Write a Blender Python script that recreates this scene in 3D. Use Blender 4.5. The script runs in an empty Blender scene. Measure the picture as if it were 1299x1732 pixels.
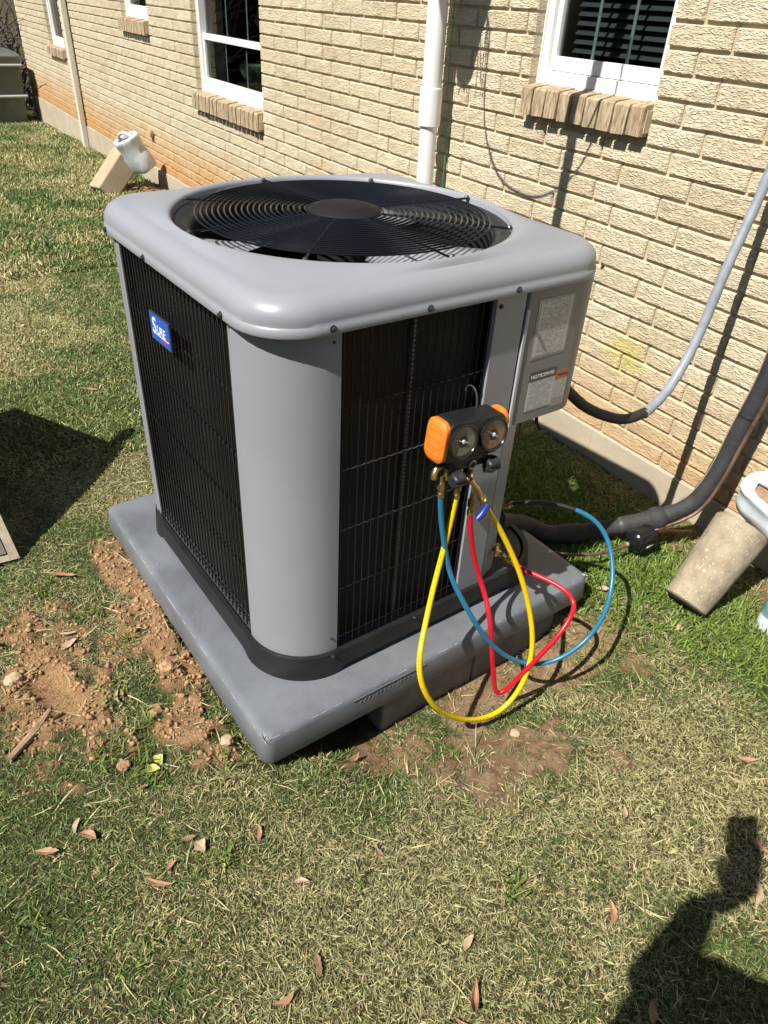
import bpy, bmesh, math, random
import numpy as np
from mathutils import Vector, Matrix
sc = bpy.context.scene
COL = sc.collection
random.seed(7); RNG = np.random.default_rng(11)
# ------------------------------------------------------------------ camera
CAM = Vector((1.63780, -2.13789, 1.36786)); YAW, PITCH, ROLL, FPX = .97273, .61903, .06072, 1223.7
fw = Vector((-math.sin(YAW)*math.cos(PITCH), math.cos(YAW)*math.cos(PITCH), -math.sin(PITCH)))
rt0 = Vector((math.cos(YAW), math.sin(YAW), 0)); up0 = rt0.cross(fw)
rt = rt0*math.cos(ROLL)+up0*math.sin(ROLL); upv = up0*math.cos(ROLL)-rt0*math.sin(ROLL)
cd = bpy.data.cameras.new('camera'); cam = bpy.data.objects.new('camera', cd); COL.objects.link(cam)
cam.matrix_world = Matrix.Translation(CAM) @ Matrix((rt, upv, -fw)).transposed().to_4x4()
cd.sensor_fit = 'VERTICAL'; cd.sensor_height = 36; cd.lens = FPX/1732*36; cd.clip_start = .01; cd.clip_end = 900
sc.camera = cam
# ------------------------------------------------------------------ light
SUN = Vector((-.115, .613, -.782)).normalized()
sl = bpy.data.lights.new('sun', 'SUN'); sl.energy = 5.0; sl.angle = math.radians(.53); sl.color = (1, .95, .87)
so = bpy.data.objects.new('sun', sl); COL.objects.link(so); so.location = (1, -8, 10)
so.rotation_euler = SUN.to_track_quat('-Z', 'Y').to_euler()
W = bpy.data.worlds.new('World'); sc.world = W; W.use_nodes = True
nt = W.node_tree; nt.nodes.clear()
sky = nt.nodes.new('ShaderNodeTexSky'); sky.sky_type = 'NISHITA'; sky.sun_disc = False
sky.sun_elevation = math.asin(-SUN.z); sky.sun_rotation = math.atan2(-SUN.x, -SUN.y)
sky.altitude = 100; sky.air_density = 1; sky.dust_density = .6
bg = nt.nodes.new('ShaderNodeBackground'); bg.inputs[1].default_value = .05
wo = nt.nodes.new('ShaderNodeOutputWorld'); nt.links.new(sky.outputs[0], bg.inputs[0]); nt.links.new(bg.outputs[0], wo.inputs[0])
sc.view_settings.view_transform = 'Standard'; sc.view_settings.look = 'None'
sc.view_settings.exposure = .58; sc.view_settings.gamma = 1; sc.view_settings.use_curve_mapping = False
sc.cycles.max_bounces = 6; sc.cycles.transparent_max_bounces = 8
# ------------------------------------------------------------------ helpers
def lin(r, g, b): return tuple(((c/255)/12.92 if c/255 <= .04045 else ((c/255+.055)/1.055)**2.4) for c in (r, g, b))+(1,)
MATS = {}
def mat(name, col, rough=.5, metal=0, spec=.5, var=0, vscale=20, bump=0, bscale=60, col2=None, coat=0, bdist=.002, detail=4, coords='Object'):
    if name in MATS: return MATS[name]
    m = bpy.data.materials.new(name); m.use_nodes = True; t = m.node_tree; L = t.links
    p = t.nodes['Principled BSDF']; p.inputs['Roughness'].default_value = rough; p.inputs['Metallic'].default_value = metal
    p.inputs['Specular IOR Level'].default_value = spec; p.inputs['Coat Weight'].default_value = coat;  p.inputs['Coat Roughness'].default_value = .15
    col = tuple(col)[:3]+(1,); p.inputs['Base Color'].default_value = col
    tc = t.nodes.new('ShaderNodeTexCoord')
    def vec():
        return tc.outputs[coords]
    if var or col2:
        n = t.nodes.new('ShaderNodeTexNoise'); n.inputs['Scale'].default_value = vscale; n.inputs['Detail'].default_value = detail; n.inputs['Roughness'].default_value = .6
        L.new(vec(), n.inputs['Vector'])
        r = t.nodes.new('ShaderNodeValToRGB'); r.color_ramp.elements[0].position = .35; r.color_ramp.elements[1].position = .65
        c2 = tuple(col2)[:3]+(1,) if col2 else tuple(min(1, c*(1+var)) for c in col[:3])+(1,)
        c1 = col if col2 else tuple(c*(1-var) for c in col[:3])+(1,)
        r.color_ramp.elements[0].color = c1; r.color_ramp.elements[1].color = c2
        L.new(n.outputs['Fac'], r.inputs['Fac']); L.new(r.outputs['Color'], p.inputs['Base Color'])
    if bump:
        n2 = t.nodes.new('ShaderNodeTexNoise'); n2.inputs['Scale'].default_value = bscale; n2.inputs['Detail'].default_value = 5
        L.new(vec(), n2.inputs['Vector'])
        b = t.nodes.new('ShaderNodeBump'); b.inputs['Strength'].default_value = bump; b.inputs['Distance'].default_value = bdist
        L.new(n2.outputs['Fac'], b.inputs['Height']); L.new(b.outputs['Normal'], p.inputs['Normal'])
    MATS[name] = m; return m

class MB:
    """collects vertices and faces for ONE mesh object"""
    def __init__(s): s.v = []; s.f = []; s.mi = []; s.cur = 0
    def add(s, vs, fs):
        o = len(s.v); s.v += [tuple(v) for v in vs]; s.f += [tuple(o+i for i in f) for f in fs]; s.mi += [s.cur]*len(fs)
    def box(s, lo, hi, M=None, jit=0):
        x0, y0, z0 = lo; x1, y1, z1 = hi
        vs = [Vector(p) for p in ((x0,y0,z0),(x1,y0,z0),(x1,y1,z0),(x0,y1,z0),(x0,y0,z1),(x1,y0,z1),(x1,y1,z1),(x0,y1,z1))]
        if jit: vs = [v+Vector([random.uniform(-jit, jit) for _ in range(3)]) for v in vs]
        if M: vs = [M @ v for v in vs]
        s.add(vs, [(0,3,2,1),(4,5,6,7),(0,1,5,4),(1,2,6,5),(2,3,7,6),(3,0,4,7)])
    def tube(s, pts, r, n=10, cap=True, closed=False):
        pts = [Vector(p) for p in pts]; k = len(pts); rs = r if isinstance(r, (list, tuple)) else [r]*k
        T = []
        for i in range(k):
            a = pts[(i-1) % k] if closed or i > 0 else pts[i]; b = pts[(i+1) % k] if closed or i < k-1 else pts[i]
            d = b-a; T.append(d.normalized() if d.length > 1e-9 else Vector((0, 0, 1)))
        ref = Vector((0, 0, 1)) if abs(T[0].z) < .9 else Vector((1, 0, 0))
        nrm = (ref-T[0]*ref.dot(T[0])).normalized(); vs = []
        for i in range(k):
            nrm = nrm-T[i]*nrm.dot(T[i]); nrm = nrm.normalized() if nrm.length > 1e-6 else T[i].orthogonal().normalized()
            bn = T[i].cross(nrm)
            for j in range(n):
                a = 2*math.pi*j/n; vs.append(pts[i]+(nrm*math.cos(a)+bn*math.sin(a))*rs[i])
        fs = []
        for i in range(k if closed else k-1):
            for j in range(n):
                i2 = (i+1) % k; fs.append((i*n+j, i*n+(j+1) % n, i2*n+(j+1) % n, i2*n+j))
        if cap and not closed: fs += [tuple(range(n-1, -1, -1)), tuple((k-1)*n+j for j in range(n))]
        s.add(vs, fs)
    def lathe(s, prof, n=24, M=None, cap=True):
        vs = []; fs = []
        for r, z in prof:
            for j in range(n):
                a = 2*math.pi*j/n; v = Vector((r*math.cos(a), r*math.sin(a), z)); vs.append(M @ v if M else v)
        for i in range(len(prof)-1):
            for j in range(n): fs.append((i*n+j, i*n+(j+1) % n, (i+1)*n+(j+1) % n, (i+1)*n+j))
        if cap: fs += [tuple(range(n-1, -1, -1)), tuple((len(prof)-1)*n+j for j in range(n))]
        s.add(vs, fs)
    def loops(s, L, closed=True, capa=False, capb=False):
        n = len(L[0]); vs = [v for l in L for v in l]; fs = []
        for i in range(len(L)-1):
            for j in range(n if closed else n-1): fs.append((i*n+j, i*n+(j+1) % n, (i+1)*n+(j+1) % n, (i+1)*n+j))
        if capa: fs.append(tuple(range(n-1, -1, -1)))
        if capb: fs.append(tuple((len(L)-1)*n+j for j in range(n)))
        s.add(vs, fs)
    def build(s, name, m, parent=None, smooth=False, bevel=0, subsurf=0, auto=None):
        me = bpy.data.meshes.new(name); me.from_pydata(s.v, [], s.f)
        ms = m if isinstance(m, (list, tuple)) else [m]
        for q in ms: me.materials.append(q)
        if len(ms) > 1: me.polygons.foreach_set('material_index', s.mi)
        bm = bmesh.new(); bm.from_mesh(me); bmesh.ops.recalc_face_normals(bm, faces=bm.faces)
        if smooth:
            for f in bm.faces: f.smooth = True
            lim = math.radians(auto if auto else 40)
            for e in bm.edges:
                if len(e.link_faces) == 2 and e.calc_face_angle(0) > lim: e.smooth = False
        bm.to_mesh(me); bm.free(); me.update()
        o = bpy.data.objects.new(name, me); COL.objects.link(o)
        if parent: o.parent = parent
        if bevel:
            b = o.modifiers.new('bevel', 'BEVEL'); b.width = bevel; b.segments = 2; b.limit_method = 'ANGLE'
        if subsurf:
            b = o.modifiers.new('sub', 'SUBSURF'); b.levels = subsurf; b.render_levels = subsurf
        return o
def tag(o, label=None, cat=None, group=None, kind=None):
    if label: o['label'] = label
    if cat: o['category'] = cat
    if group: o['group'] = group
    if kind: o['kind'] = kind
    return o
def empty(name, loc, label, cat, group=None, rz=0):
    o = bpy.data.objects.new(name, None); COL.objects.link(o); o.location = loc; o.rotation_euler.z = rz; o.empty_display_size = .05
    return tag(o, label, cat, group)
def spline(pts, n=8):
    P = [Vector(p) for p in pts]; out = []
    for i in range(len(P)-1):
        a = P[max(0, i-1)]; b = P[i]; c = P[i+1]; d = P[min(len(P)-1, i+2)]
        for j in range(n):
            t = j/n; out.append(.5*((2*b)+(c-a)*t+(2*a-5*b+4*c-d)*t*t+(3*b-a-3*c+d)*t**3))
    out.append(P[-1]); return out
# value noise for numpy
_LAT = RNG.random((256, 256))
def vnoise(x, y):
    xi = np.floor(x).astype(int); yi = np.floor(y).astype(int); fx = x-xi; fy = y-yi
    fx = fx*fx*(3-2*fx); fy = fy*fy*(3-2*fy); g = lambda a, b: _LAT[a % 256, b % 256]
    return (g(xi, yi)*(1-fx)+g(xi+1, yi)*fx)*(1-fy)+(g(xi, yi+1)*(1-fx)+g(xi+1, yi+1)*fx)*fy
def fbm(x, y, o=4):
    s = 0; a = .5; t = 0
    for i in range(o): s = s+a*vnoise(x*2**i+17*i, y*2**i+31*i); t += a; a *= .5
    return s/t
def sm(a, b, x): t = np.clip((x-a)/(b-a), 0, 1); return t*t*(3-2*t)
# ------------------------------------------------------------------ unit frame: numbers below are in the condenser's own frame
K = .966; UO = Vector((.0958, -1.2508, .0465)); UA = .05435
UM = Matrix.Translation(UO) @ Matrix.Rotation(UA, 4, 'Z') @ Matrix.Scale(K, 4)
def U(x, y, z): return UM @ Vector((x, y, z))
# ------------------------------------------------------------------ terrain
DIRT = [  # x, y, rx, ry, angle, strength, mound height, (0 orange clay .. 1 brown soil)
 (.16, -2.13, .22, .10, .25, 1.1, .020, 0), (.30, -2.20, .14, .06, .2, .8, .010, 0), (-.02, -2.08, .10, .07, 0, .7, .01, 0),
 (-.20, -1.86, .17, .065, .1, 1.0, .022, .15), (.03, -1.84, .17, .06, .05, 1.0, .026, 0), (.24, -1.83, .13, .05, .05, 1.0, .028, 0),
 (.46, -1.86, .12, .07, .1, 1.1, .030, 0), (.12, -1.93, .05, .10, .4, .8, .01, 0),
 (.86, -1.22, .20, .13, .9, 1.1, .004, .8), (.74, -1.42, .15, .08, 1.2, .9, .0, .5), (.93, -1.30, .10, .08, .6, .9, .0, 1),
 (.69, -1.05, .07, .30, 0, 1.0, 0, .7), (.72, -.72, .12, .10, 0, .8, .006, .5), (.60, -.52, .10, .09, 0, .6, 0, .6),
 (.52, -.10, .35, .10, 0, .8, .01, .6), (-5.5, -.15, .5, .15, 0, .8, 0, .7)]
def dirt_fields(x, y):
    d = np.zeros_like(x); h = np.zeros_like(x); k = np.zeros_like(x)+.0
    n = fbm(x*14+3, y*14+5, 4)-.5; n2 = fbm(x*45+9, y*45, 3)-.5
    for cx, cy, rx, ry, a, s, mh, kk in DIRT:
        dx = x-cx; dy = y-cy; u = (dx*math.cos(a)+dy*math.sin(a))/rx; v = (-dx*math.sin(a)+dy*math.cos(a))/ry
        r = np.sqrt(u*u+v*v)+n*2.1+n2*1.1; m = (1-sm(.72, 1.2, r))*s
        h = h+mh*np.clip(m, 0, 1)*(1-.35*np.clip(1-r, 0, 1)); k = np.where(m > d, kk, k); d = np.maximum(d, m)
    return np.clip(d, 0, 1), h, k
def gz(x, y):
    x = np.asarray(x, float); y = np.asarray(y, float)
    b = -.128-.0022*np.maximum(0, -x-1)**2*(x > -12)-.0022*121*(x <= -12)
    tx = np.where(x < .74, sm(.30, .55, x), np.exp(-((x-.74)/.12)**2))
    b = b-.098*tx*sm(-1.70, -1.42, y)*(1-sm(-.92, -.60, y))
    b = b-.06*np.exp(-((x-.57)/.10)**2)*np.exp(-((y+1.58)/.12)**2)
    near = (np.abs(x) < 12)
    b = b+(fbm(x*2.2, y*2.2, 4)-.5)*.03*near
    return b
def gzd(x, y):
    d, h, k = dirt_fields(np.asarray(x, float), np.asarray(y, float))
    x = np.asarray(x, float); y = np.asarray(y, float)
    foot = np.exp(-(((x-.19)*.97+(y+2.13)*.24)/.10)**4)*np.exp(-((-(x-.19)*.24+(y+2.13)*.97)/.045)**4)
    clod = (fbm(x*26, y*26, 2)-.45)*.024*d*(1-.9*foot)
    return gz(x, y)+h*.62+clod*(h > .003)+clod*.15-foot*.026
def axis(dense0, dense1, step, far):
    c = list(np.arange(dense0, dense1, step)); a = dense0; s = step; L = []
    while a > -far: s *= 1.22; a -= s; L.append(a)
    b = c[-1]; s = step; R = []
    while b < far: s *= 1.22; b += s; R.append(b)
    return np.array(L[::-1]+c+R)
xs = axis(-1.3, 1.9, .0105, 400); ys = axis(-2.75, .02, .0105, 400)
X, Y = np.meshgrid(xs, ys, indexing='ij'); Z = gzd(X, Y)
nx, ny = X.shape
def grid_mesh(name, X, Y, Z):
    nx, ny = X.shape; me = bpy.data.meshes.new(name)
    co = np.stack([X, Y, Z], -1).reshape(-1, 3).astype('f4'); me.vertices.add(len(co)); me.vertices.foreach_set('co', co.ravel())
    i = np.arange(nx-1)[:, None]*ny+np.arange(ny-1)[None]; q = np.stack([i, i+ny, i+ny+1, i+1], -1).reshape(-1, 4)
    me.loops.add(q.size); me.loops.foreach_set('vertex_index', q.ravel().astype('i4'))
    me.polygons.add(len(q)); me.polygons.foreach_set('loop_start', np.arange(0, q.size, 4, dtype='i4'))
    me.polygons.foreach_set('use_smooth', np.ones(len(q), bool)); me.update(calc_edges=True); return me
gm = grid_mesh('ground', X, Y, Z)
dd, hh, kk = dirt_fields(X, Y)
for nm, arr in (('dirt', dd), ('soil', kk)):
    a = gm.attributes.new(nm, 'FLOAT', 'POINT'); a.data.foreach_set('value', arr.ravel().astype('f4'))
m = bpy.data.materials.new('ground_soil'); m.use_nodes = True; t = m.node_tree; L = t.links; p = t.nodes['Principled BSDF']
p.inputs['Roughness'].default_value = .95; p.inputs['Specular IOR Level'].default_value = .15
def attr(t, n):
    a = t.nodes.new('ShaderNodeAttribute'); a.attribute_name = n; return a
def noise(t, vec, sc_, det=5, rough=.6, typ=None):
    n = t.nodes.new('ShaderNodeTexNoise'); n.inputs['Scale'].default_value = sc_; n.inputs['Detail'].default_value = det; n.inputs['Roughness'].default_value = rough
    if typ: n.noise_type = typ
    if vec is not None: t.links.new(vec, n.inputs['Vector'])
    return n
def ramp(t, fac, stops):
    r = t.nodes.new('ShaderNodeValToRGB'); e = r.color_ramp.elements
    while len(e) < len(stops): e.new(.5)
    for q, (ps, c) in zip(e, stops): q.position = ps; q.color = tuple(c)[:3]+(1,)
    t.links.new(fac, r.inputs['Fac']); return r
def mix(t, fac, a, b, mode='MIX'):
    x = t.nodes.new('ShaderNodeMix'); x.data_type = 'RGBA'; x.blend_type = mode
    for s_, v in ((x.inputs[0], fac), (x.inputs[6], a), (x.inputs[7], b)):
        if isinstance(v, (int, float)): s_.default_value = v
        elif isinstance(v, tuple): s_.default_value = v[:3]+(1,)
        else: t.links.new(v, s_)
    return x.outputs[2]
geo = t.nodes.new('ShaderNodeNewGeometry'); P = geo.outputs['Position']
n1 = noise(t, P, 30); n2 = noise(t, P, 3, 3); n3 = noise(t, P, 140, 4)
thatch = ramp(t, n1.outputs['Fac'], [(.3, (.022, .018, .008)), (.5, (.06, .05, .02)), (.7, (.13, .11, .05))])
thatch2 = ramp(t, n3.outputs['Fac'], [(.35, (.03, .03, .010)), (.65, (.12, .11, .045))])
th = mix(t, .5, thatch.outputs[0], thatch2.outputs[0])
nf = noise(t, P, 210, 5, .75); clay = ramp(t, nf.outputs['Fac'], [(.3, (.17, .085, .040)), (.5, (.37, .215, .110)), (.68, (.52, .35, .195))])
brown = ramp(t, n1.outputs['Fac'], [(.3, (.12, .072, .042)), (.5, (.25, .165, .105)), (.7, (.38, .28, .18))])
ds = mix(t, attr(t, 'soil').outputs['Fac'], clay.outputs[0], brown.outputs[0])
L.new(mix(t, attr(t, 'dirt').outputs['Fac'], th, ds), p.inputs['Base Color'])
b = t.nodes.new('ShaderNodeBump'); b.inputs['Strength'].default_value = .9; b.inputs['Distance'].default_value = .011
L.new(noise(t, P, 110, 8, .8).outputs['Fac'], b.inputs['Height']); L.new(b.outputs[0], p.inputs['Normal'])
gm.materials.append(m); go = bpy.data.objects.new('ground', gm); COL.objects.link(go); tag(go, kind='structure')
# ------------------------------------------------------------------ brick house
LB, HB = .29207, .0677; MJ = .0095
OFF = [-.0027,.1032,.0024,.1059,.0066,.1094,.0022,.0975,-.0033,.0955,-.005,.0983,0,.0993,-.0009,.1028,.002,.1049,.0041,.1117,-.0053]
house = empty('brick_house', (-3, .4, -.1), 'long cream brick house wall with white windows along the lawn', 'house')
HI = Matrix.Translation((3, -.4, .1))
def hb(mb, name, m_, parent=None, **k):
    """house parts are written in world coordinates"""
    mb.v = [tuple(HI @ Vector(v)) for v in mb.v]; return mb.build(name, m_, parent or house, **k)
def hpart(mb, name, m_, parent, **k):
    o = mb.build(name, m_, parent, **k); return o
# brick material
def brick_material():
    m = bpy.data.materials.new('cream_brick'); m.use_nodes = True; t = m.node_tree; L = t.links; p = t.nodes['Principled BSDF']
    p.inputs['Roughness'].default_value = .85; p.inputs['Specular IOR Level'].default_value = .25
    geo = t.nodes.new('ShaderNodeNewGeometry'); P = geo.outputs['Position']
    oi = t.nodes.new('ShaderNodeObjectInfo'); at_ = attr(t, 'tint')
    ad = t.nodes.new('ShaderNodeMath'); ad.operation = 'ADD'; L.new(oi.outputs['Random'], ad.inputs[0]); L.new(at_.outputs['Fac'], ad.inputs[1])
    fr = t.nodes.new('ShaderNodeMath'); fr.operation = 'FRACT'; L.new(ad.outputs[0], fr.inputs[0])
    base = ramp(t, fr.outputs[0], [(0, (.56, .47, .32)), (.2, (.64, .555, .395)), (.6, (.70, .62, .455)), (.85, (.60, .51, .365)), (1, (.76, .685, .515))])
    big = noise(t, P, 1.2, 3)
    c = mix(t, .45, base.outputs[0], ramp(t, noise(t, P, 9, 4).outputs['Fac'], [(.3, (.57, .485, .335)), (.7, (.74, .665, .49))]).outputs[0])
    sp = t.nodes.new('ShaderNodeSeparateXYZ'); L.new(P, sp.inputs[0])
    # orange clay splashed low on the wall
    hz = t.nodes.new('ShaderNodeMapRange'); L.new(sp.outputs['Z'], hz.inputs[0]); hz.inputs[1].default_value = .0; hz.inputs[2].default_value = .42; hz.inputs[3].default_value = 1; hz.inputs[4].default_value = 0
    xx = t.nodes.new('ShaderNodeMapRange'); L.new(sp.outputs['X'], xx.inputs[0]); xx.inputs[1].default_value = -3.; xx.inputs[2].default_value = .6; xx.inputs[3].default_value = 1.1; xx.inputs[4].default_value = .62
    mu = t.nodes.new('ShaderNodeMath'); mu.operation = 'MULTIPLY'; L.new(hz.outputs[0], mu.inputs[0]); L.new(xx.outputs[0], mu.inputs[1])
    nn = noise(t, P, 2.3, 5); m2 = t.nodes.new('ShaderNodeMath'); m2.operation = 'MULTIPLY_ADD'; L.new(nn.outputs['Fac'], m2.inputs[0]); m2.inputs[1].default_value = .9; m2.inputs[2].default_value = -.45
    m3 = t.nodes.new('ShaderNodeMath'); L.new(mu.outputs[0], m3.inputs[0]); L.new(m2.outputs[0], m3.inputs[1]); m3.use_clamp = True
    c = mix(t, m3.outputs[0], c, (.60, .34, .135))
    # yellow lichen spot
    vd = t.nodes.new('ShaderNodeVectorMath'); vd.operation = 'DISTANCE'; L.new(P, vd.inputs[0]); vd.inputs[1].default_value = (.016, 0, .335)
    va = t.nodes.new('ShaderNodeMath'); va.operation = 'MULTIPLY_ADD'; L.new(noise(t, P, 25, 4).outputs['Fac'], va.inputs[0]); va.inputs[1].default_value = .10; L.new(vd.outputs['Value'], va.inputs[2])
    mr = t.nodes.new('ShaderNodeMapRange'); L.new(va.outputs[0], mr.inputs[0]); mr.inputs[1].default_value = .055; mr.inputs[2].default_value = .17; mr.inputs[3].default_value = .75; mr.inputs[4].default_value = 0
    c = mix(t, mr.outputs[0], c, (.60, .50, .075))
    # bark relief: wavy horizontal ridges
    mp = t.nodes.new('ShaderNodeMapping'); mp.inputs['Scale'].default_value = (1, 1, 4.2); L.new(P, mp.inputs[0])
    wob = noise(t, P, 15, 3); wa = t.nodes.new('ShaderNodeVectorMath'); wa.operation = 'MULTIPLY_ADD'; L.new(wob.outputs['Color'], wa.inputs[0]); wa.inputs[1].default_value = (.0, .0, .10); L.new(mp.outputs[0], wa.inputs[2])
    def MM(op, a, b_=None, c_=None):
        n = t.nodes.new('ShaderNodeMath'); n.operation = op
        for i, v in enumerate((a, b_, c_)):
            if v is None: continue
            if isinstance(v, (int, float)): n.inputs[i].default_value = v
            else: L.new(v, n.inputs[i])
        return n.outputs[0]
    def crease(sc_, w_):
        n = noise(t, wa.outputs[0], sc_, 2, .5); return MM('MINIMUM', MM('MULTIPLY', MM('ABSOLUTE', MM('SUBTRACT', n.outputs['Fac'], .5)), w_), 1.0)
    cr = MM('MULTIPLY', crease(17, 14), crease(30, 9))
    fine = noise(t, P, 230, 3)
    hm = MM('MULTIPLY_ADD', fine.outputs['Fac'], .30, cr)
    b = t.nodes.new('ShaderNodeBump'); b.inputs['Strength'].default_value = .8; b.inputs['Distance'].default_value = .0042
    L.new(hm, b.inputs['Height']); L.new(b.outputs[0], p.inputs['Normal'])
    dk = MM('MULTIPLY', MM('SUBTRACT', 1.0, cr), .13); c = mix(t, dk, c, (.26, .19, .105))
    L.new(c, p.inputs['Base Color']); return m
BRICK = brick_material()
MORTAR = mat('mortar', (.47, .395, .28), .95, var=.15, vscale=25, bump=.6, bscale=150, coords='Object')
OPEN = [(-.725, -.118, 1.035, 2.25), (-4.285, -3.125, .625, 2.25), (-6.0, -5.27, 1.015, 1.9), (-9.2, -8.42, .60, 2.0)]
SILLTOP = [1.135, .735, 1.115, .70]
XL, XR, ZT = -11.02, 1.9, 2.437
segs = []
for c in range(36):
    z0 = c*HB+MJ*0; z1 = z0+HB-MJ; o = OFF[c % 20] if c < 21 else OFF[c % 20]
    k0 = int((XL-o)/LB)-2
    for k in range(k0, int((XR-o)/LB)+2):
        a = k*LB+o+random.uniform(-.0015, .0015); bb = a+LB-MJ; parts = [(max(a, XL), min(bb, XR))]
        for (ox0, ox1, oz0, oz1) in OPEN:
            if z1 > oz0+.02 and z0 < oz1-.02:
                new = []
                for (p0, p1) in parts:
                    if p1 <= ox0 or p0 >= ox1: new.append((p0, p1)); continue
                    if p0 < ox0: new.append((p0, ox0-.002))
                    if p1 > ox1: new.append((ox1+.002, p1))
                parts = new
        for p0, p1 in parts:
            if p1-p0 > .015: segs.append((p0, p1, z0, z1))
def brick_geo(w, h, seed):
    """face grid 5x2 with a rough edge; w, h half sizes; x along wall, y depth (face at y=0, proud by a little), z up"""
    r = random.Random(seed); vs = []; nxx, nz = 5, 2; bv = .0035
    for j in range(nz+1):
        for i in range(nxx+1):
            x = -w+2*w*i/nxx; z = -h+2*h*j/nz; y = r.uniform(-.0022, .0012)
            if i == 0: x += bv
            if i == nxx: x -= bv
            if j in (0, nz): z += (bv if j == 0 else -bv)+r.uniform(-.0014, .0014)
            if 0 < i < nxx: x += r.uniform(-.006, .006)
            vs.append((x, y, z))
    fs = []
    for j in range(nz):
        for i in range(nxx): a = j*(nxx+1)+i; fs.append((a, a+1, a+nxx+2, a+nxx+1))
    ring = [i for i in range(nxx+1)]+[(nxx+1)*(j+1)+nxx for j in range(nz)]+[nz*(nxx+1)+i for i in range(nxx-1, -1, -1)]+[(nxx+1)*j for j in range(nz-1, 0, -1)]
    n0 = len(vs)
    for q in ring:
        x, y, z = vs[q]; sx = max(-w, min(w, x*1.0+(bv if x > 0 else -bv)*(abs(x) > w-2*bv))); sz = max(-h, min(h, z+(bv if z > 0 else -bv)*(abs(z) > h-2.5*bv)))
        vs.append((sx, .005, sz))
    n1 = len(vs)
    for q in range(len(ring)):
        x, y, z = vs[n0+q]; vs.append((x, .05, z))
    R_ = len(ring)
    for q in range(R_):
        fs.append((ring[q], n0+q, n0+(q+1) % R_, ring[(q+1) % R_])); fs.append((n0+q, n1+q, n1+(q+1) % R_, n0+(q+1) % R_))
    return vs, fs
def camproj(P_):
    v = Vector(P_)-CAM; z = v.dot(fw)
    return (649.5+FPX*v.dot(rt)/z, 866-FPX*v.dot(upv)/z) if z > .05 else (-9e3, -9e3)
HULL = [(172, 345), (640, 283), (1015, 425), (1000, 480), (955, 690), (850, 900), (440, 1290), (185, 870)]
def inhull(p):
    s = None
    for i in range(len(HULL)):
        a, b_ = HULL[i], HULL[(i+1) % len(HULL)]; cr = (b_[0]-a[0])*(p[1]-a[1])-(b_[1]-a[1])*(p[0]-a[0])
        if s is None: s = cr > 0
        elif (cr > 0) != s: return False
    return True
def area(sg):
    p0, p1, z0, z1 = sg; q = [camproj((x, 0, z)) for x, z in ((p0, z0), (p1, z0), (p1, z1), (p0, z1))]
    cx = sum(a[0] for a in q)/4; cy = sum(a[1] for a in q)/4
    if not (-10 < cx < 1309 and -10 < cy < 1740) or inhull((cx, cy)): return 0
    return abs(sum(q[i][0]*q[(i+1) % 4][1]-q[(i+1) % 4][0]*q[i][1] for i in range(4)))/2
segs.sort(key=area, reverse=True)
full_meshes = []
def brick_mesh(w, h, seed):
    me = bpy.data.meshes.new('brick'); vs, fs = brick_geo(w, h, seed); me.from_pydata(vs, [], fs); me.materials.append(BRICK)
    return me
cache = {}
for i, (p0, p1, z0, z1) in enumerate(segs[:296]):
    w = (p1-p0)/2; key = (round(w, 3), i % 9)
    if key not in cache: cache[key] = brick_mesh(key[0], (HB-MJ)/2, i)
    o = bpy.data.objects.new('brick', cache[key]); COL.objects.link(o); o.parent = house
    o.location = HI @ Vector(((p0+p1)/2, 0, (z0+z1)/2)); o.rotation_euler = (random.uniform(-.012, .012), random.uniform(-.003, .003), random.uniform(-.004, .004))
# the rest of the brickwork as one part
mb = MB(); tint = []
for i, (p0, p1, z0, z1) in enumerate(segs[296:]):
    vs, fs = brick_geo((p1-p0)/2, (z1-z0)/2, i); y = random.uniform(-.001, .001)
    mb.add([((p0+p1)/2+v[0], v[1]+y, (z0+z1)/2+v[2]) for v in vs], fs); tint += [random.random()]*len(vs)
mb.v = [tuple(HI @ Vector(v)) for v in mb.v]
me = bpy.data.meshes.new('brickwork'); me.from_pydata(mb.v, [], mb.f); me.materials.append(BRICK)
a = me.attributes.new('tint', 'FLOAT', 'POINT'); a.data.foreach_set('value', tint)
bw = bpy.data.objects.new('brickwork', me); COL.objects.link(bw); bw.parent = house; bw['kind'] = 'stuff'
# mortar wall body with openings
def wall_with_openings(y0, y1, z0, z1, ops):
    mb = MB(); xs_ = sorted(set([XL, XR]+[o[0] for o in ops]+[o[1] for o in ops]))
    for a, b_ in zip(xs_[:-1], xs_[1:]):
        cuts = [(o[2], o[3]) for o in ops if o[0] <= a+1e-6 and o[1] >= b_-1e-6]
        zz = z0
        for c0, c1 in cuts: mb.box((a, y0, zz), (b_, y1, c0)); zz = c1
        if zz < z1: mb.box((a, y0, zz), (b_, y1, z1))
    return mb
OPM = [(a, b_, c+.04, d) for (a, b_, c, d) in OPEN]
hb(wall_with_openings(.0105, .24, 0, ZT, OPM), 'wall', MORTAR)
# jamb brick returns seen inside the openings
REVEAL = BRICK
mb = MB()
for (a, b_, c, d) in OPEN[:4]:
    z = math.ceil(c/HB)*HB
    while z+HB < d and z < 1.9:
        for x, s_ in ((a-.02, 1), (b_+.02, -1)):
            x0, x1 = (x, a+.003) if s_ == 1 else (b_-.003, x)
            mb.box((x0, .004, z+.001), (x1, .10, z+HB-MJ), jit=.001)
        z += HB
o = hb(mb, 'jamb_bricks', BRICK); o['kind'] = 'stuff'
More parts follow.
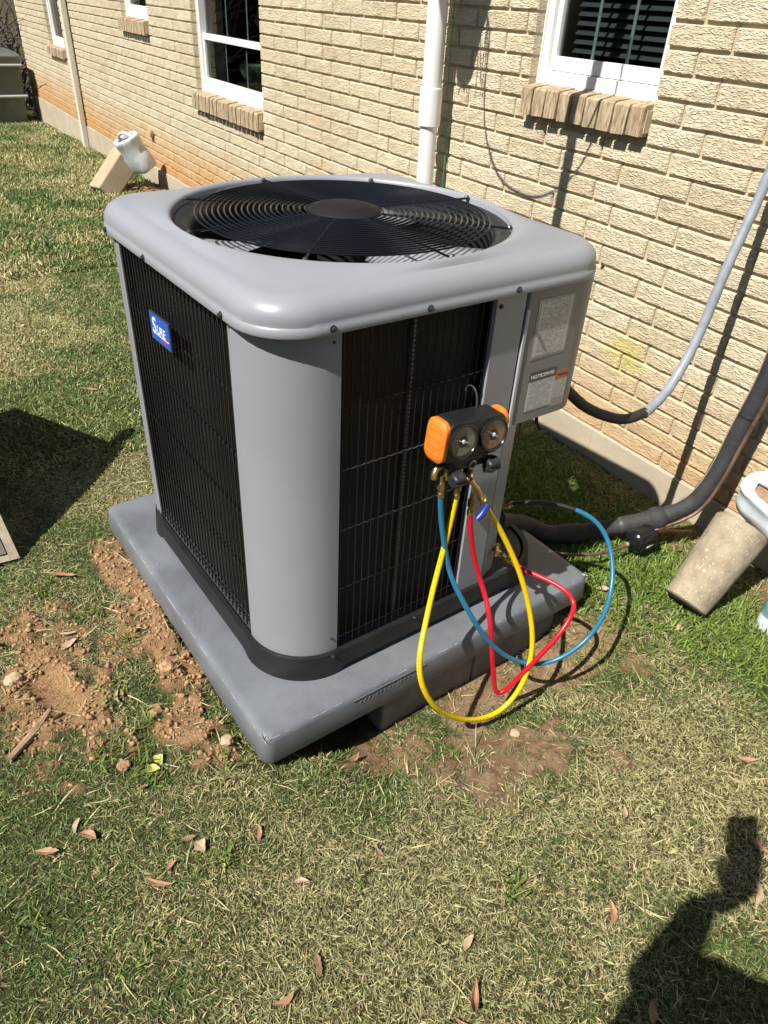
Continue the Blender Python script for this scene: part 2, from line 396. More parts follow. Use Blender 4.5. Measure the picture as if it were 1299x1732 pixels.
# foundation
FOUND = mat('foundation_concrete', (.40, .35, .26), .9, col2=(.50, .43, .32), vscale=4, bump=.5, bscale=70, coords='Object')
mb = MB(); n = 60
for i in range(n):
    x0 = XL+(XR-XL)*i/n; x1 = XL+(XR-XL)*(i+1)/n
    mb.add([(x0, -.012+random.uniform(-.001, .001), -.006), (x1, -.012, -.006), (x1, -.012, -.6), (x0, -.012, -.6), (x0, .02, -.002), (x1, .02, -.002)], [(0, 1, 2, 3), (0, 4, 5, 1)])
mb.box((XL, .0, -.6), (XR, .24, -.003))
hb(mb, 'foundation', FOUND)
# side wall going back at the far end, eave
mb = MB(); mb.box((XL, .2405, -.6), (XL+.24, 6, ZT)); hb(mb, 'side_wall', MORTAR)
ROOFM = mat('roof_shingle', (.08, .075, .07), .9, var=.3, vscale=30)
mb = MB(); mb.add([(XL-.3, -.42, ZT+.02), (XR+.3, -.42, ZT+.02), (XR+.3, 3.5, ZT+1.7), (XL-.3, 3.5, ZT+1.7), (XL-.3, -.42, ZT+.08), (XR+.3, -.42, ZT+.08), (XR+.3, 3.5, ZT+1.78), (XL-.3, 3.5, ZT+1.78)],
    [(0, 1, 2, 3), (4, 5, 6, 7), (0, 1, 5, 4), (1, 2, 6, 5), (2, 3, 7, 6), (3, 0, 4, 7)])
hb(mb, 'roof', ROOFM)
WHITE = mat('white_vinyl', (.80, .80, .78), .35, var=.03, vscale=8)
CAULK = mat('caulk', (.74, .72, .64), .8, var=.08, vscale=40)
mb = MB(); mb.box((XL-.3, -.44, ZT-.10), (XR+.3, -.42, ZT+.08)); hb(mb, 'fascia', WHITE)
mb = MB(); mb.box((XL-.3, -.42, ZT), (XR+.3, .24, ZT+.018)); hb(mb, 'soffit', WHITE)
# windows
GLASS = bpy.data.materials.new('window_glass'); GLASS.use_nodes = True; t = GLASS.node_tree; t.nodes.clear()
out = t.nodes.new('ShaderNodeOutputMaterial'); gl = t.nodes.new('ShaderNodeBsdfGlossy'); gl.inputs['Roughness'].default_value = .02; tr = t.nodes.new('ShaderNodeBsdfTransparent'); tr.inputs[0].default_value = (.72, .76, .76, 1)
fr = t.nodes.new('ShaderNodeFresnel'); fr.inputs[0].default_value = 1.5; ms = t.nodes.new('ShaderNodeMixShader')
gb = t.nodes.new('ShaderNodeNewGeometry'); om = t.nodes.new('ShaderNodeMath'); om.operation = 'SUBTRACT'; om.inputs[0].default_value = 1; t.links.new(gb.outputs['Backfacing'], om.inputs[1]); mf_ = t.nodes.new('ShaderNodeMath'); mf_.operation = 'MULTIPLY'; t.links.new(om.outputs[0], mf_.inputs[0]); t.links.new(fr.outputs[0], mf_.inputs[1]); t.links.new(mf_.outputs[0], ms.inputs[0]); t.links.new(tr.outputs[0], ms.inputs[1]); t.links.new(gl.outputs[0], ms.inputs[2]); t.links.new(ms.outputs[0], out.inputs[0])
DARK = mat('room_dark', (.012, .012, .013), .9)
MUNT = mat('muntin_grey', (.33, .40, .38), .5)
BLIND = mat('blind_slat', (.065, .075, .075), .6)
SCREEN = mat('dark_screen', (.03, .03, .032), .8)
SILLM = bpy.data.materials.new('weathered_sill_brick'); SILLM.use_nodes = True; t = SILLM.node_tree; p = t.nodes['Principled BSDF']; p.inputs['Roughness'].default_value = .9
geo = t.nodes.new('ShaderNodeNewGeometry'); mp = t.nodes.new('ShaderNodeMapping'); mp.inputs['Scale'].default_value = (5, 2, 1); t.links.new(geo.outputs['Position'], mp.inputs[0]); n_s = noise(t, mp.outputs[0], 22, 4)
t.links.new(ramp(t, n_s.outputs['Fac'], [(.32, (.20, .14, .08)), (.5, (.38, .29, .18)), (.68, (.54, .44, .30))]).outputs[0], p.inputs['Base Color'])
bb = t.nodes.new('ShaderNodeBump'); bb.inputs['Strength'].default_value = .9; bb.inputs['Distance'].default_value = .005; t.links.new(n_s.outputs['Fac'], bb.inputs['Height']); t.links.new(bb.outputs[0], p.inputs['Normal'])
def window(i, sillz, top, nm, rail=None, low_glass=None, slats=False):
    x0, x1, _, _ = OPEN[i]; z0 = SILLTOP[i]
    wn = bpy.data.objects.new('window', None); COL.objects.link(wn); wn.parent = house; wn.location = HI @ Vector((x0, .06, z0))
    W0 = Vector((x0, .06, z0)); w = x1-x0; h = top-z0
    def fin(mb, name, m_, **k): return mb.build(name, m_, wn, **k)
    f = MB(); fwid = .038
    f.box((0.004, -.012, 0), (fwid, .05, h)); f.box((w-fwid, -.012, 0), (w-.004, .05, h)); f.box((fwid, -.012, 0), (w-fwid, .05, fwid)); f.box((fwid, -.012, h-fwid), (w-fwid, .05, h))
    fin(f, 'frame', WHITE, bevel=.003)
    c = MB(); c.box((-.004, -.018, -.010), (.010, .0, h)); c.box((w-.010, -.018, -.010), (w+.004, 0, h)); c.box((.0105, -.02, -.014), (w-.0105, .002, .0))
    fin(c, 'caulk_line', CAULK)
    s = MB(); a0 = fwid+.0015; sb = .045
    zb = fwid+.002; zr = (rail-z0) if rail else h-fwid
    yb = .004
    s.box((a0, yb, zb), (a0+.024, yb+.028, zr)); s.box((w-a0-.024, yb, zb), (w-a0, yb+.028, zr)); s.box((a0+.024, yb, zb), (w-a0-.024, yb+.028, zb+sb)); 
    if rail: s.box((a0+.024, yb-.002, zr-.038), (w-a0-.024, yb+.03, zr))
    fin(s, 'sash', WHITE, bevel=.003)
    g = MB(); g.box((a0+.024, yb+.016, zb+sb), (w-a0-.024, yb+.020, zr-(.038 if rail else 0))); fin(g, 'pane', GLASS)
    if rail:
        g = MB(); g.box((fwid, yb+.032, zr), (w-fwid, yb+.036, h-fwid)); fin(g, 'pane', GLASS)
    for q in (1, 2):
        mm = MB(); xm = a0+.024+(w-2*a0-.048)*q/3
        mm.box((xm-.006, yb+.021, zb+sb), (xm+.006, yb+.0245, zr-.04 if rail else h-fwid))
        if rail: mm.box((xm-.006, yb+.037, zr), (xm+.006, yb+.041, h-fwid))
        fin(mm, 'muntin', MUNT)
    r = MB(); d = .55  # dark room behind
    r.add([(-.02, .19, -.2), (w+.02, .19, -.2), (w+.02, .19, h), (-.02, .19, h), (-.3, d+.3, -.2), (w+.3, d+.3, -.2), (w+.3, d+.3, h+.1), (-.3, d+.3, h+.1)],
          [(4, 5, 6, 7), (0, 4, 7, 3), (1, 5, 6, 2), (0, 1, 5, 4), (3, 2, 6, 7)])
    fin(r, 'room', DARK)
    if slats:
        z = zb+sb+.012
        while z < h-fwid:
            if z > .0:
                b_ = MB(); b_.add([(.06, .085, z), (w-.06, .085, z), (w-.06, .105, z+.021), (.06, .105, z+.021), (.06, .086, z-.0012), (w-.06, .086, z-.0012), (w-.06, .106, z+.0198), (.06, .106, z+.0198)], [(0, 1, 2, 3), (4, 7, 6, 5), (0, 4, 5, 1), (2, 6, 7, 3), (0, 3, 7, 4), (1, 5, 6, 2)]); fin(b_, 'blind_slat', BLIND)
            z += .028
    return wn, W0
window(0, 1.135, 2.2, 'w', slats=True)
wn2, W2 = window(1, .735, 2.1, 'w', rail=1.09)
window(2, 1.115, 1.85, 'w')
window(3, .70, 1.95, 'w')
mb = MB(); mb.lathe([(.03, 0), (.085, .03), (.12, .09), (.13, .14), (.122, .14), (.11, .09), (.07, .035), (.001, .03)], 24, Matrix.Translation((.42, .25, .05)))
mb.build('window_bowl', mat('green_glazed', (.16, .24, .14), .2, var=.4, vscale=14), wn2, smooth=True)
# sills of rowlock bricks
for i, (x0, x1, z0, z1) in enumerate(OPEN):
    zt = SILLTOP[i]; zb = z0+.004 if i else 1.032
    zb = {0: 1.035, 1: .622, 2: 1.012, 3: .60}[i]
    xa = x0+(.018 if i == 0 else -.012); xb = x1+.004; n = max(3, round((xb-xa)/.0677)); wdt = (xb-xa)/n
    s = bpy.data.objects.new('window_sill', None); COL.objects.link(s); s.parent = house; s.location = HI @ Vector((xa, 0, zb))
    mm = MB(); mm.box((0, -.024, .012), (xb-xa, .11, zt-zb-.024)); mm.build('sill_mortar', MORTAR, s)
    vset = []
    for v_ in range(3):
        r = random.Random(v_+i*7); e = lambda: r.uniform(-.0018, .0018); h = zt-zb; g = .0042
        vs = [(g, -.040, 0), (wdt-g, -.040, 0), (wdt-g, .05, 0), (g, .05, 0), (g, -.037, h-.018), (wdt-g, -.037, h-.018), (wdt-g, .055, h), (g, .055, h), (g+.002, -.028, h-.011), (wdt-g-.002, -.028, h-.011)]
        vs = [(a+e(), b_+e(), c+e()) for a, b_, c in vs]
        fs = [(0, 3, 2, 1), (0, 1, 5, 4), (4, 5, 9, 8), (8, 9, 6, 7), (1, 2, 6, 9, 5), (3, 0, 4, 8, 7)]
        me = bpy.data.meshes.new('brick'); me.from_pydata(vs, [], fs); me.materials.append(SILLM); vset.append(me)
    for k in range(n):
        o = bpy.data.objects.new('brick', random.choice(vset)); COL.objects.link(o); o.parent = s; o.location = (k*wdt, random.uniform(-.002, .002), random.uniform(-.002, .002))
# small pipe stub in the wall
mb = MB(); mb.tube([(-5.50, -.035, .29), (-5.50, .02, .29)], .045, 14); hb(mb, 'pipe_stub', mat('tan_pipe', (.55, .42, .27), .6))
# ------------------------------------------------------------------ downspouts
PVC = mat('white_pvc', (.80, .81, .82), .28, var=.03, vscale=6)
ds = empty('drain_pipe', (-1.192, -.10, -.15), 'thick white round drain pipe with a coupling, rising behind the grey condenser', 'drain pipe')
x0 = 0
mb = MB(); mb.tube([(.0, 0, .0), (.0, 0, 1.09)], .037, 28); mb.build('pipe', PVC, ds, smooth=True)
mb = MB(); mb.tube([(.0, 0, 1.115), (.0, 0, 2.56)], .041, 28); mb.build('pipe', PVC, ds, smooth=True)
mb = MB(); mb.lathe([(.0395, 1.075), (.047, 1.076), (.0475, 1.195), (.0465, 1.215), (.043, 1.217)], 28); mb.build('coupling', PVC, ds, smooth=True)
for z in (1.9, 2.3):
    mb = MB(); mb.tube([(math.cos(a)*.046, math.sin(a)*.046, z) for a in np.linspace(0, 2*math.pi, 24)[:-1]], .006, 6, closed=True); mb.box((-.01, .046, z-.01), (.01, .095, z+.01)); mb.build('pipe_strap', PVC, ds)
d2 = empty('downspout', (-7.98, -.045, -.23), 'narrow white downspout at the far end of the wall beside the tall window', 'downspout')
CREAM = mat('cream_downspout', (.72, .68, .58), .5, var=.06, vscale=5)
mb = MB(); mb.box((-.035, -.03, .0), (.035, .03, 2.65)); mb.build('pipe', CREAM, d2, bevel=.01)
mb = MB(); mb.box((-.042, -.035, 1.45), (.042, .045, 1.48)); mb.build('pipe_strap', CREAM, d2)
# ------------------------------------------------------------------ condenser pad
def umesh(mb): mb.v = [tuple(UM @ Vector(v)) for v in mb.v]; return mb
def rrect(h, r, hy=None, nc=10, ns=14, z=0, cx=0, cy=0):
    hy = hy or h; pts = []
    cs = [((h-r), -(hy-r), -90), ((h-r), (hy-r), 0), (-(h-r), (hy-r), 90), (-(h-r), -(hy-r), 180)]
    for k, (x, y, a0) in enumerate(cs):
        for i in range(nc+1):
            a = math.radians(a0+90*i/nc); pts.append((cx+x+r*math.cos(a), cy+y+r*math.sin(a), z))
        nx_, ny_, na = cs[(k+1) % 4]; e = pts[-1]; a = math.radians(na); s_ = (cx+nx_+r*math.cos(a), cy+ny_+r*math.sin(a))
        for i in range(1, ns): f_ = i/ns; pts.append((e[0]*(1-f_)+s_[0]*f_, e[1]*(1-f_)+s_[1]*f_, z))
    return pts
PADM = mat('pad_plastic', (.138, .152, .170), .44, var=.20, vscale=5, detail=10, bump=.35, bscale=22, bdist=.002, coords='Object')
UI = lambda mb: [tuple(v) for v in mb.v]
def uroot(name, label, cat, group=None):
    o = empty(name, UO, label, cat, group); o.rotation_euler.z = UA; o.scale = (K, K, K); return o
pad = uroot('equipment_pad', 'thick grey plastic pad with scuffed edges under the condenser', 'equipment pad')
mb = MB(); T, B = -.058, -.149; h = .567
mb.loops([rrect(h-.004, .03, z=B), rrect(h, .03, z=B+.012), rrect(h-.004, .03, z=T-.016), rrect(h-.008, .028, z=T-.006), rrect(h-.017, .022, z=T-.0005), rrect(h-.03, .02, z=T)], capa=True, capb=True)
mb.build('slab', PADM, pad, smooth=True, auto=60)
SCUFF = mat('pad_scuff', (.30, .32, .34), .6, var=.3, vscale=60)
mb = MB(); r = random.Random(5)
for i in range(16):
    y = -.30+.013*i; L_ = r.uniform(.012, .022); mb.tube([(h-.0035, y, T-.045), (h-.003, y+.006+r.uniform(0, .006), T-.045+L_)], .0011, 5)
mb.box((h-.006, -.315, T-.055), (h-.002, -.085, T-.051)); mb.box((h-.006, -.315, T-.018), (h-.0025, -.085, T-.015))
mb.build('moulded_mark', PADM, pad)
mb = MB()
for i in range(60):  # whitish scrapes along the top edges
    if r.random() < .5: x = r.uniform(-.5, .56); q0 = (x, -h+.009, T-.0045); q1 = (x+r.uniform(.005, .05), -h+.009+r.uniform(-.001, .001), T-.0045)
    else: y = r.uniform(-.55, .55); q0 = (h-.009, y, T-.0045); q1 = (h-.009+r.uniform(-.001, .001), y+r.uniform(.005, .03), T-.0045)
    mb.tube([q0, q1], r.uniform(.0006, .0013), 4)
for q in ((.545, -.555), (.552, .55)):
    for i in range(10): a = r.uniform(0, 6.28); mb.tube([(q[0]+r.uniform(-.012, .006), q[1]+r.uniform(-.006, .012), T-.0015), (q[0]+r.uniform(-.012, .006), q[1]+r.uniform(-.006, .012), T-.0015)], .001, 4)
o = mb.build('scuff_marks', SCUFF, pad); o['kind'] = 'stuff'
BLK = mat('grey_block', (.17, .155, .135), .95, var=.25, vscale=12, bump=.8, bscale=80, bdist=.003)
for nm, (xa, xb, ya, yb), lb in (('concrete_block', (.30, .545, -.205, .12), 'nearer brown grey concrete block under the front edge of the pad'), ('concrete_block', (.30, .545, .126, .455), 'rear brown grey concrete block under the pad, behind the hanging hoses'), ('concrete_block', (-.5, -.25, -.45, -.1), 'concrete block under the far left side of the pad')):
    if xa < 0: continue
    o = uroot(nm, lb, 'concrete block'); mb = MB(); mb.box((xa, ya, -.33), (xb, yb, B-.0015), jit=.0008)
    q = mb.build('block', BLK, o, bevel=.006); 
mb = MB(); mb.box((-.45, -.42, -.30), (.22, .45, B-.002)); o = mb.build('gravel_bed', BLK, None); o.matrix_world = UM
tag(o, 'dark gravel bed under the middle of the pad', 'gravel bed')
DU = mat('dust_grain', (.22, .19, .16), .95); mb = MB(); r = random.Random(8)
for i in range(110):
    if r.random() < .55: x, y = r.gauss(.05, .20), -.525+r.gauss(0, .022)
    else: x, y = .515+r.gauss(0, .02), r.gauss(-.1, .28)
    if abs(x) > .545 or abs(y) > .545 or (abs(x) < .475 and abs(y) < .475): continue
    q = r.uniform(.0006, .0017); mb.box((x-q, y-q, T-.0002), (x+q, y+q, T+q), jit=q*.4)
o = mb.build('dust_grains', DU, pad); o['kind'] = 'stuff'
# ------------------------------------------------------------------ condenser
ac = uroot('air_conditioner', 'large grey outdoor air conditioner condenser with round fan grille on top', 'air conditioner')
def paint(name, c, rough=.33, bs=25, bump=.10):
    return mat(name, c, rough, spec=.5, var=.045, vscale=2.2, detail=9, bump=bump, bscale=bs, bdist=.0015, coat=.0)
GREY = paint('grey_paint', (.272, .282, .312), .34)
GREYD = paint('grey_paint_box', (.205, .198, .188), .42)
BLKP = mat('black_gloss_wire', (.012, .012, .014), .22, spec=.6)
BASEM = mat('black_base_plastic', (.011, .0115, .0125), .5, var=.35, vscale=18, bump=.4, bscale=30)
BLACK = mat('matte_black', (.008, .008, .009), .7)
CAPM = GREY
def ubuild(mb, name, m_, parent=ac, **k): return mb.build(name, m_, parent, **k)
# cap
mb = MB(); hc, rc = .4705, .125; R0 = .412
N = len(rrect(hc, rc))
LL = [rrect(hc-.006, rc, z=.8585), rrect(hc-.001, rc, z=.8575), rrect(hc, rc, z=.862), rrect(hc-.001, rc, z=.874), rrect(hc-.0035, rc, z=.8765), rrect(hc-.0035, rc, z=.884)]
rr_ = .046
for i in range(1, 9):
    a = math.radians(90*i/8); ins = .0035+rr_*(1-math.cos(a)); LL.append(rrect(hc-ins, rc-ins*.8, z=.884+rr_*math.sin(a)*.93))
base = LL[-1]; zt = base[0][2]
base_in = rrect(hc-.0035-rr_, rc-(.0035+rr_)*.8, z=zt)
circ = [(R0*math.cos(math.atan2(p_[1], p_[0])), R0*math.sin(math.atan2(p_[1], p_[0])), .9415) for p_ in base_in]
for f_ in (.15, .35, .6, .85):
    LL.append([tuple(a*(1-f_)+b_*f_ for a, b_ in zip(p_[:2], c_[:2]))+(zt+(.9415-zt)*math.sin(f_*math.pi/2),) for p_, c_ in zip(base_in, circ)])
LL.append(circ)
for dr, z in ((.003, .9405), (.0065, .9370), (.0085, .932), (.0095, .920), (.014, .916), (.018, .912)):
    LL.append([(c_[0]*(1-dr/R0), c_[1]*(1-dr/R0), z) for c_ in circ])
mb.loops(LL); ubuild(mb, 'top_cap', CAPM, smooth=True, auto=50)
# under-cap closure so the inside is dark
mb = MB(); LLc = [rrect(.45, .12, z=.875), [(c_[0]*.97, c_[1]*.97, .905) for c_ in circ]]; mb.loops(LLc); ubuild(mb, 'cap_liner', BLACK)
# screws with heads on the cap rim
STEEL = mat('screw_steel', (.10, .10, .11), .35, metal=.8)
def screw(p_, n_, r=.005, par=ac, l=.007):
    p_ = Vector(p_); n_ = Vector(n_).normalized(); M = Matrix.Translation(p_) @ n_.to_track_quat('Z', 'Y').to_matrix().to_4x4()
    mb = MB(); mb.lathe([(r*1.5, 0), (r*1.5, .0015), (r, .002), (r, l*.8), (r*.6, l)], 10, M); ubuild(mb, 'screw', STEEL, par)
for y in (-.325, -.098, .145): screw((hc-.0005, y, .869), (1, 0, 0))
for x in (-.094, .306, -.35): screw((x, -hc+.0005, .866), (0, -1, 0))
screw((hc-.02, .43, .875), (1, 1, 0)); screw((.455, .113, .833), (1, 0, 0), .004); screw((.452, -.312, .835), (1, -.2, 0), .003); screw((.452, -.312, .055), (1, -.2, 0), .0035); screw((.470, -.318, .010), (1, -.2, 0), .004); screw((.470, -.06, .01), (1, 0, 0), .004)
# corner panels
def arcpts(cx, cy, r, a0, a1, n=14): return [(cx+r*math.cos(math.radians(a0+(a1-a0)*i/n)), cy+r*math.sin(math.radians(a0+(a1-a0)*i/n))) for i in range(n+1)]
def sheet(path, z0, z1, name, m_, th=.006, par=ac, **k):
    """thin folded sheet following a plan path"""
    P2 = [Vector(p_) for p_ in path]; inn = []
    for i in range(len(P2)):
        a = P2[max(0, i-1)]; b_ = P2[min(len(P2)-1, i+1)]; t_ = (b_-a).normalized(); inn.append(P2[i]+Vector((-t_.y, t_.x))*th)
    vs = []; fs = []; n = len(P2)
    for q in (P2, inn):
        for z in (z0, z1): vs += [(v.x, v.y, z) for v in q]
    for i in range(n-1):
        fs += [(i, i+1, n+i+1, n+i), (2*n+i, 3*n+i, 3*n+i+1, 2*n+i+1), (i, 2*n+i, 2*n+i+1, i+1), (n+i, n+i+1, 3*n+i+1, 3*n+i)]
    fs += [(0, n, 3*n, 2*n), (n-1, 3*n-1, 4*n-1, 2*n-1)]
    mb = MB(); mb.add(vs, fs); return ubuild(mb, name, m_, par, **k)
hbdy = .455
sheet([(.292, -.447), (.296, -.4552)]+arcpts(.305, -.305, .15, -90, 0, 20)+[(.4552, -.296), (.447, -.292)], .012, .868, 'corner_panel', GREY, smooth=True, auto=30)
sheet([(-.4552, -.30)]+arcpts(-.335, -.335, .12, 180, 262, 14)+[(-.345, -.447)], .012, .868, 'corner_panel', GREY, smooth=True, auto=30)
sheet([(.445, .098), (.4555, .101), (.4555, .189), (.447, .193)], .012, .868, 'corner_post', GREY)
sheet([(.4485, .199), (.425, .262), (.405, .275), (.12, .447)], .012, .60, 'access_panel', GREY)
sheet([(.12, .448), (-.33, .448)]+arcpts(-.335, .335, .113, 90, 180, 6)+[(-.448, -.30)], .012, .868, 'rear_panel', mat('coil_rear', (.02, .02, .02), .6))
mb = MB()
# inner cabinet: coil surfaces behind the wire guard
COILM = bpy.data.materials.new('coil_fins'); COILM.use_nodes = True; t = COILM.node_tree; p = t.nodes['Principled BSDF']
p.inputs['Roughness'].default_value = .5; p.inputs['Metallic'].default_value = .3; p.inputs['Specular IOR Level'].default_value = .3
tc = t.nodes.new('ShaderNodeTexCoord'); sp = t.nodes.new('ShaderNodeSeparateXYZ'); t.links.new(tc.outputs['Object'], sp.inputs[0])
wv = t.nodes.new('ShaderNodeTexWave'); wv.bands_direction = 'Z'; wv.inputs['Scale'].default_value = 95; wv.inputs['Distortion'].default_value = .4; t.links.new(tc.outputs['Object'], wv.inputs[0])
nn = noise(t, tc.outputs['Object'], 5, 4)
r1 = ramp(t, nn.outputs['Fac'], [(.35, (.010, .0085, .007)), (.7, (.022, .017, .013))]); c = mix(t, .6, r1.outputs[0], ramp(t, wv.outputs['Fac'], [(.3, (.008, .007, .006)), (.8, (.038, .033, .027))]).outputs[0]); t.links.new(c, p.inputs['Base Color'])
bb = t.nodes.new('ShaderNodeBump'); bb.inputs['Strength'].default_value = .5; bb.inputs['Distance'].default_value = .002; t.links.new(wv.outputs['Fac'], bb.inputs['Height']); t.links.new(bb.outputs[0], p.inputs['Normal'])
ci = .425
sheet([(-.40, -ci+.01)]+[(-.30, -ci), (.28, -ci)]+arcpts(.28, -.28, .145, -90, 0, 10)+[(ci, -.20), (ci, .10), (ci, .16)], .0, .87, 'coil', COILM, th=.03)
# coil end tubes line at y=-.105 on the front face
SP = mat('coil_spine', (.17, .155, .12), .5)
s_ = bpy.data.objects.new('coil_clip_column', None); COL.objects.link(s_); s_.parent = ac
mb = MB()
for i in range(78):
    z = .03+i*.0105; mb.box((ci, -.108, z), (ci+.007, -.099, z+.0065))
o = mb.build('clip_rungs', SP, s_); o['kind'] = 'stuff'
# liner walls so nothing leaks light inside
mb = MB(); mb.box((-.40, -.39, .0), (.385, .38, .004)); ubuild(mb, 'floor_pan', BLACK)
# wire guard
def wires(fixed, axis_, a0, a1, n, wr):
    g = bpy.data.objects.new('wire_guard', None); COL.objects.link(g); g.parent = ac
    mesh = None
    for i in range(n):
        q = a0+(a1-a0)*i/(n-1)
        if mesh is None:
            mb = MB(); mb.tube([(0, 0, .018), (0, 0, .862)], wr, 6); o = mb.build('guard_wire', BLKP, g, smooth=True); mesh = o.data
        else:
            o = bpy.data.objects.new('guard_wire', mesh); COL.objects.link(o); o.parent = g
        o.location = (q, fixed, 0) if axis_ == 'x' else (fixed, q, 0)
    for z in (.685, .535, .375, .20, .04):
        mb = MB()
        P2 = []
        for k in range(2*n+1):
            q = a0-.01+(a1-a0+.02)*k/(2*n); w_ = .0012*(1 if k % 2 else -1)
            P2.append((q, fixed+(.004 if axis_ == 'x' else 0), z+w_) if axis_ == 'x' else (fixed-.004, q, z+w_))
        mb.tube(P2, wr+.0006, 6); mb.build('cross_wire', BLKP, g, smooth=True)
    return g
wires(-.450, 'x', -.315, .285, 29, .0022)
wires(.450, 'y', -.288, .088, 19, .0014)
mb = MB(); mb.box((-.336, -.4515, .0), (-.327, -.4445, .862)); ubuild(mb, 'guard_edge', mat('bright_edge', (.30, .30, .32), .35))
# base pan with feet at the corners
mb = MB(); hbb = .468
top = rrect(hbb, .165, z=.012); 
def skirt(p_, z):
    # feet: deeper near the corners
    x, y = abs(p_[0]), abs(p_[1]); d_ = min(1, max(0, (min(x, y)-.27)/.05)); return (p_[0], p_[1], z-(.020*(3*d_*d_-2*d_**3)))
NS = dict(nc=14, ns=60)
l0 = [(p_[0], p_[1], .012) for p_ in rrect(hbb-.014, .155, **NS)]; l1 = [(p_[0], p_[1], .012) for p_ in rrect(hbb, .165, **NS)]
l2 = [skirt(p_, -.0385) for p_ in rrect(hbb+.006, .168, **NS)]; l3 = [skirt(p_, -.0385) for p_ in rrect(hbb-.004, .16, **NS)]
mb.loops([l0, l1, l2, l3, [(p_[0], p_[1], -.01) for p_ in rrect(hbb-.02, .15, **NS)]]); ubuild(mb, 'base_pan', BASEM, smooth=True, auto=50)
mb = MB(); mb.loops([rrect(hbb-.018, .15, z=-.003), rrect(hbb-.02, .15, z=.006)], capa=True, capb=True); ubuild(mb, 'base_floor', mat('base_floor_grey', (.045, .045, .046), .6))
# service box
sb_ = bpy.data.objects.new('service_box', None); COL.objects.link(sb_); sb_.parent = ac
ZB0, ZB1 = .515, .862
path = [(.452, .197), (.4565, .2005), (.4575, .208)]+[(.458, .33)]+arcpts(.368, .372, .09, 0, 90, 12)+[(.20, .462)]
mb = MB(); Pn = [(x, y) for x, y in path]+[(.20, .25), (.42, .197)]
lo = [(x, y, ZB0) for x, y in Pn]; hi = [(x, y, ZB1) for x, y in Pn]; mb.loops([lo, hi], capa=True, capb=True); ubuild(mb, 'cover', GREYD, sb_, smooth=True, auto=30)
mb = MB(); mb.box((.4535, .1945, ZB0-.003), (.4598, .2045, ZB1-.05)); ubuild(mb, 'cover_flange', mat('flange_edge', (.42, .42, .44), .3), sb_, bevel=.0015)
# labels on the service box
def text_mat(name, base, ink, rows, seed, cover=.55, axis='Z', hscale=120):
    m = bpy.data.materials.new(name); m.use_nodes = True; t = m.node_tree; p = t.nodes['Principled BSDF']; p.inputs['Roughness'].default_value = .35
    tc = t.nodes.new('ShaderNodeTexCoord'); sp = t.nodes.new('ShaderNodeSeparateXYZ'); t.links.new(tc.outputs['Generated'], sp.inputs[0])
    def M(op, a, b_=None, c_=None):
        n = t.nodes.new('ShaderNodeMath'); n.operation = op
        for i, v in enumerate((a, b_, c_)):
            if v is None: continue
            if isinstance(v, (int, float)): n.inputs[i].default_value = v
            else: t.links.new(v, n.inputs[i])
        return n.outputs[0]
    z = sp.outputs['Z']; y = sp.outputs['Y']
    rz = M('MULTIPLY', z, rows); row = M('FLOOR', rz); fz = M('FRACT', rz)
    inrow = M('MULTIPLY', M('GREATER_THAN', fz, .30), M('LESS_THAN', fz, .80))
    cb = t.nodes.new('ShaderNodeCombineXYZ'); t.links.new(M('MULTIPLY', y, hscale*.28), cb.inputs[0]); t.links.new(M('MULTIPLY', row, 7.31), cb.inputs[1]); cb.inputs[2].default_value = seed
    n1 = noise(t, cb.outputs[0], 1, 1); word = M('GREATER_THAN', n1.outputs['Fac'], cover-.08)
    cb2 = t.nodes.new('ShaderNodeCombineXYZ'); t.links.new(M('MULTIPLY', y, 3.), cb2.inputs[0]); t.links.new(M('MULTIPLY', row, 3.7), cb2.inputs[1]); cb2.inputs[2].default_value = seed+9
    n2 = noise(t, cb2.outputs[0], 1, 1); blockm = M('GREATER_THAN', n2.outputs['Fac'], .38)
    mg = M('MULTIPLY', M('GREATER_THAN', y, .07), M('LESS_THAN', y, .93))
    k = M('MULTIPLY', M('MULTIPLY', M('MULTIPLY', inrow, word), blockm), mg)
    k = M('MULTIPLY', k, .75)
    t.links.new(mix(t, k, tuple(base), tuple(ink)), p.inputs['Base Color']); return m
FX = .4583
def plate(name, ya, yb, za, zb_, m_, th=.0004, x=FX, par=sb_, shear=0, label=None):
    mb = MB(); mb.box((x, ya, za), (x+th, yb, zb_)); o = ubuild(mb, name, m_, par)
    if label: o['label'] = label
    return o
plate('label_margin', .231, .349, .683, .829, mat('clear_film', (.33, .31, .29), .25), .0003)
plate('rating_label', .238, .343, .689, .824, text_mat('rating_print', (.52, .50, .47), (.10, .10, .10), 30, 3), x=FX+.0004, label='white rating label full of small print')
plate('notice_label', .243, .3345, .543, .6225, text_mat('notice_print', (.55, .54, .52), (.16, .16, .17), 16, 5, .5), label='white lower half of the notice label')
plate('notice_header', .243, .3345, .623, .648, mat('label_green', (.035, .055, .045), .35), label='dark green strip that reads NOTICE/AVIS')
plate('warning_label', .3365, .3800, .556, .6095, text_mat('warning_print', (.50, .47, .44), (.15, .12, .12), 14, 8), label='small white warning label')
plate('warning_header', .3365, .3800, .610, .634, mat('label_orange', (.42, .15, .05), .4), label='orange strip of the warning label')
plate('silver_label', .3370, .3800, .535, .5545, text_mat('silver_print', (.34, .33, .31), (.2, .2, .2), 6, 2))
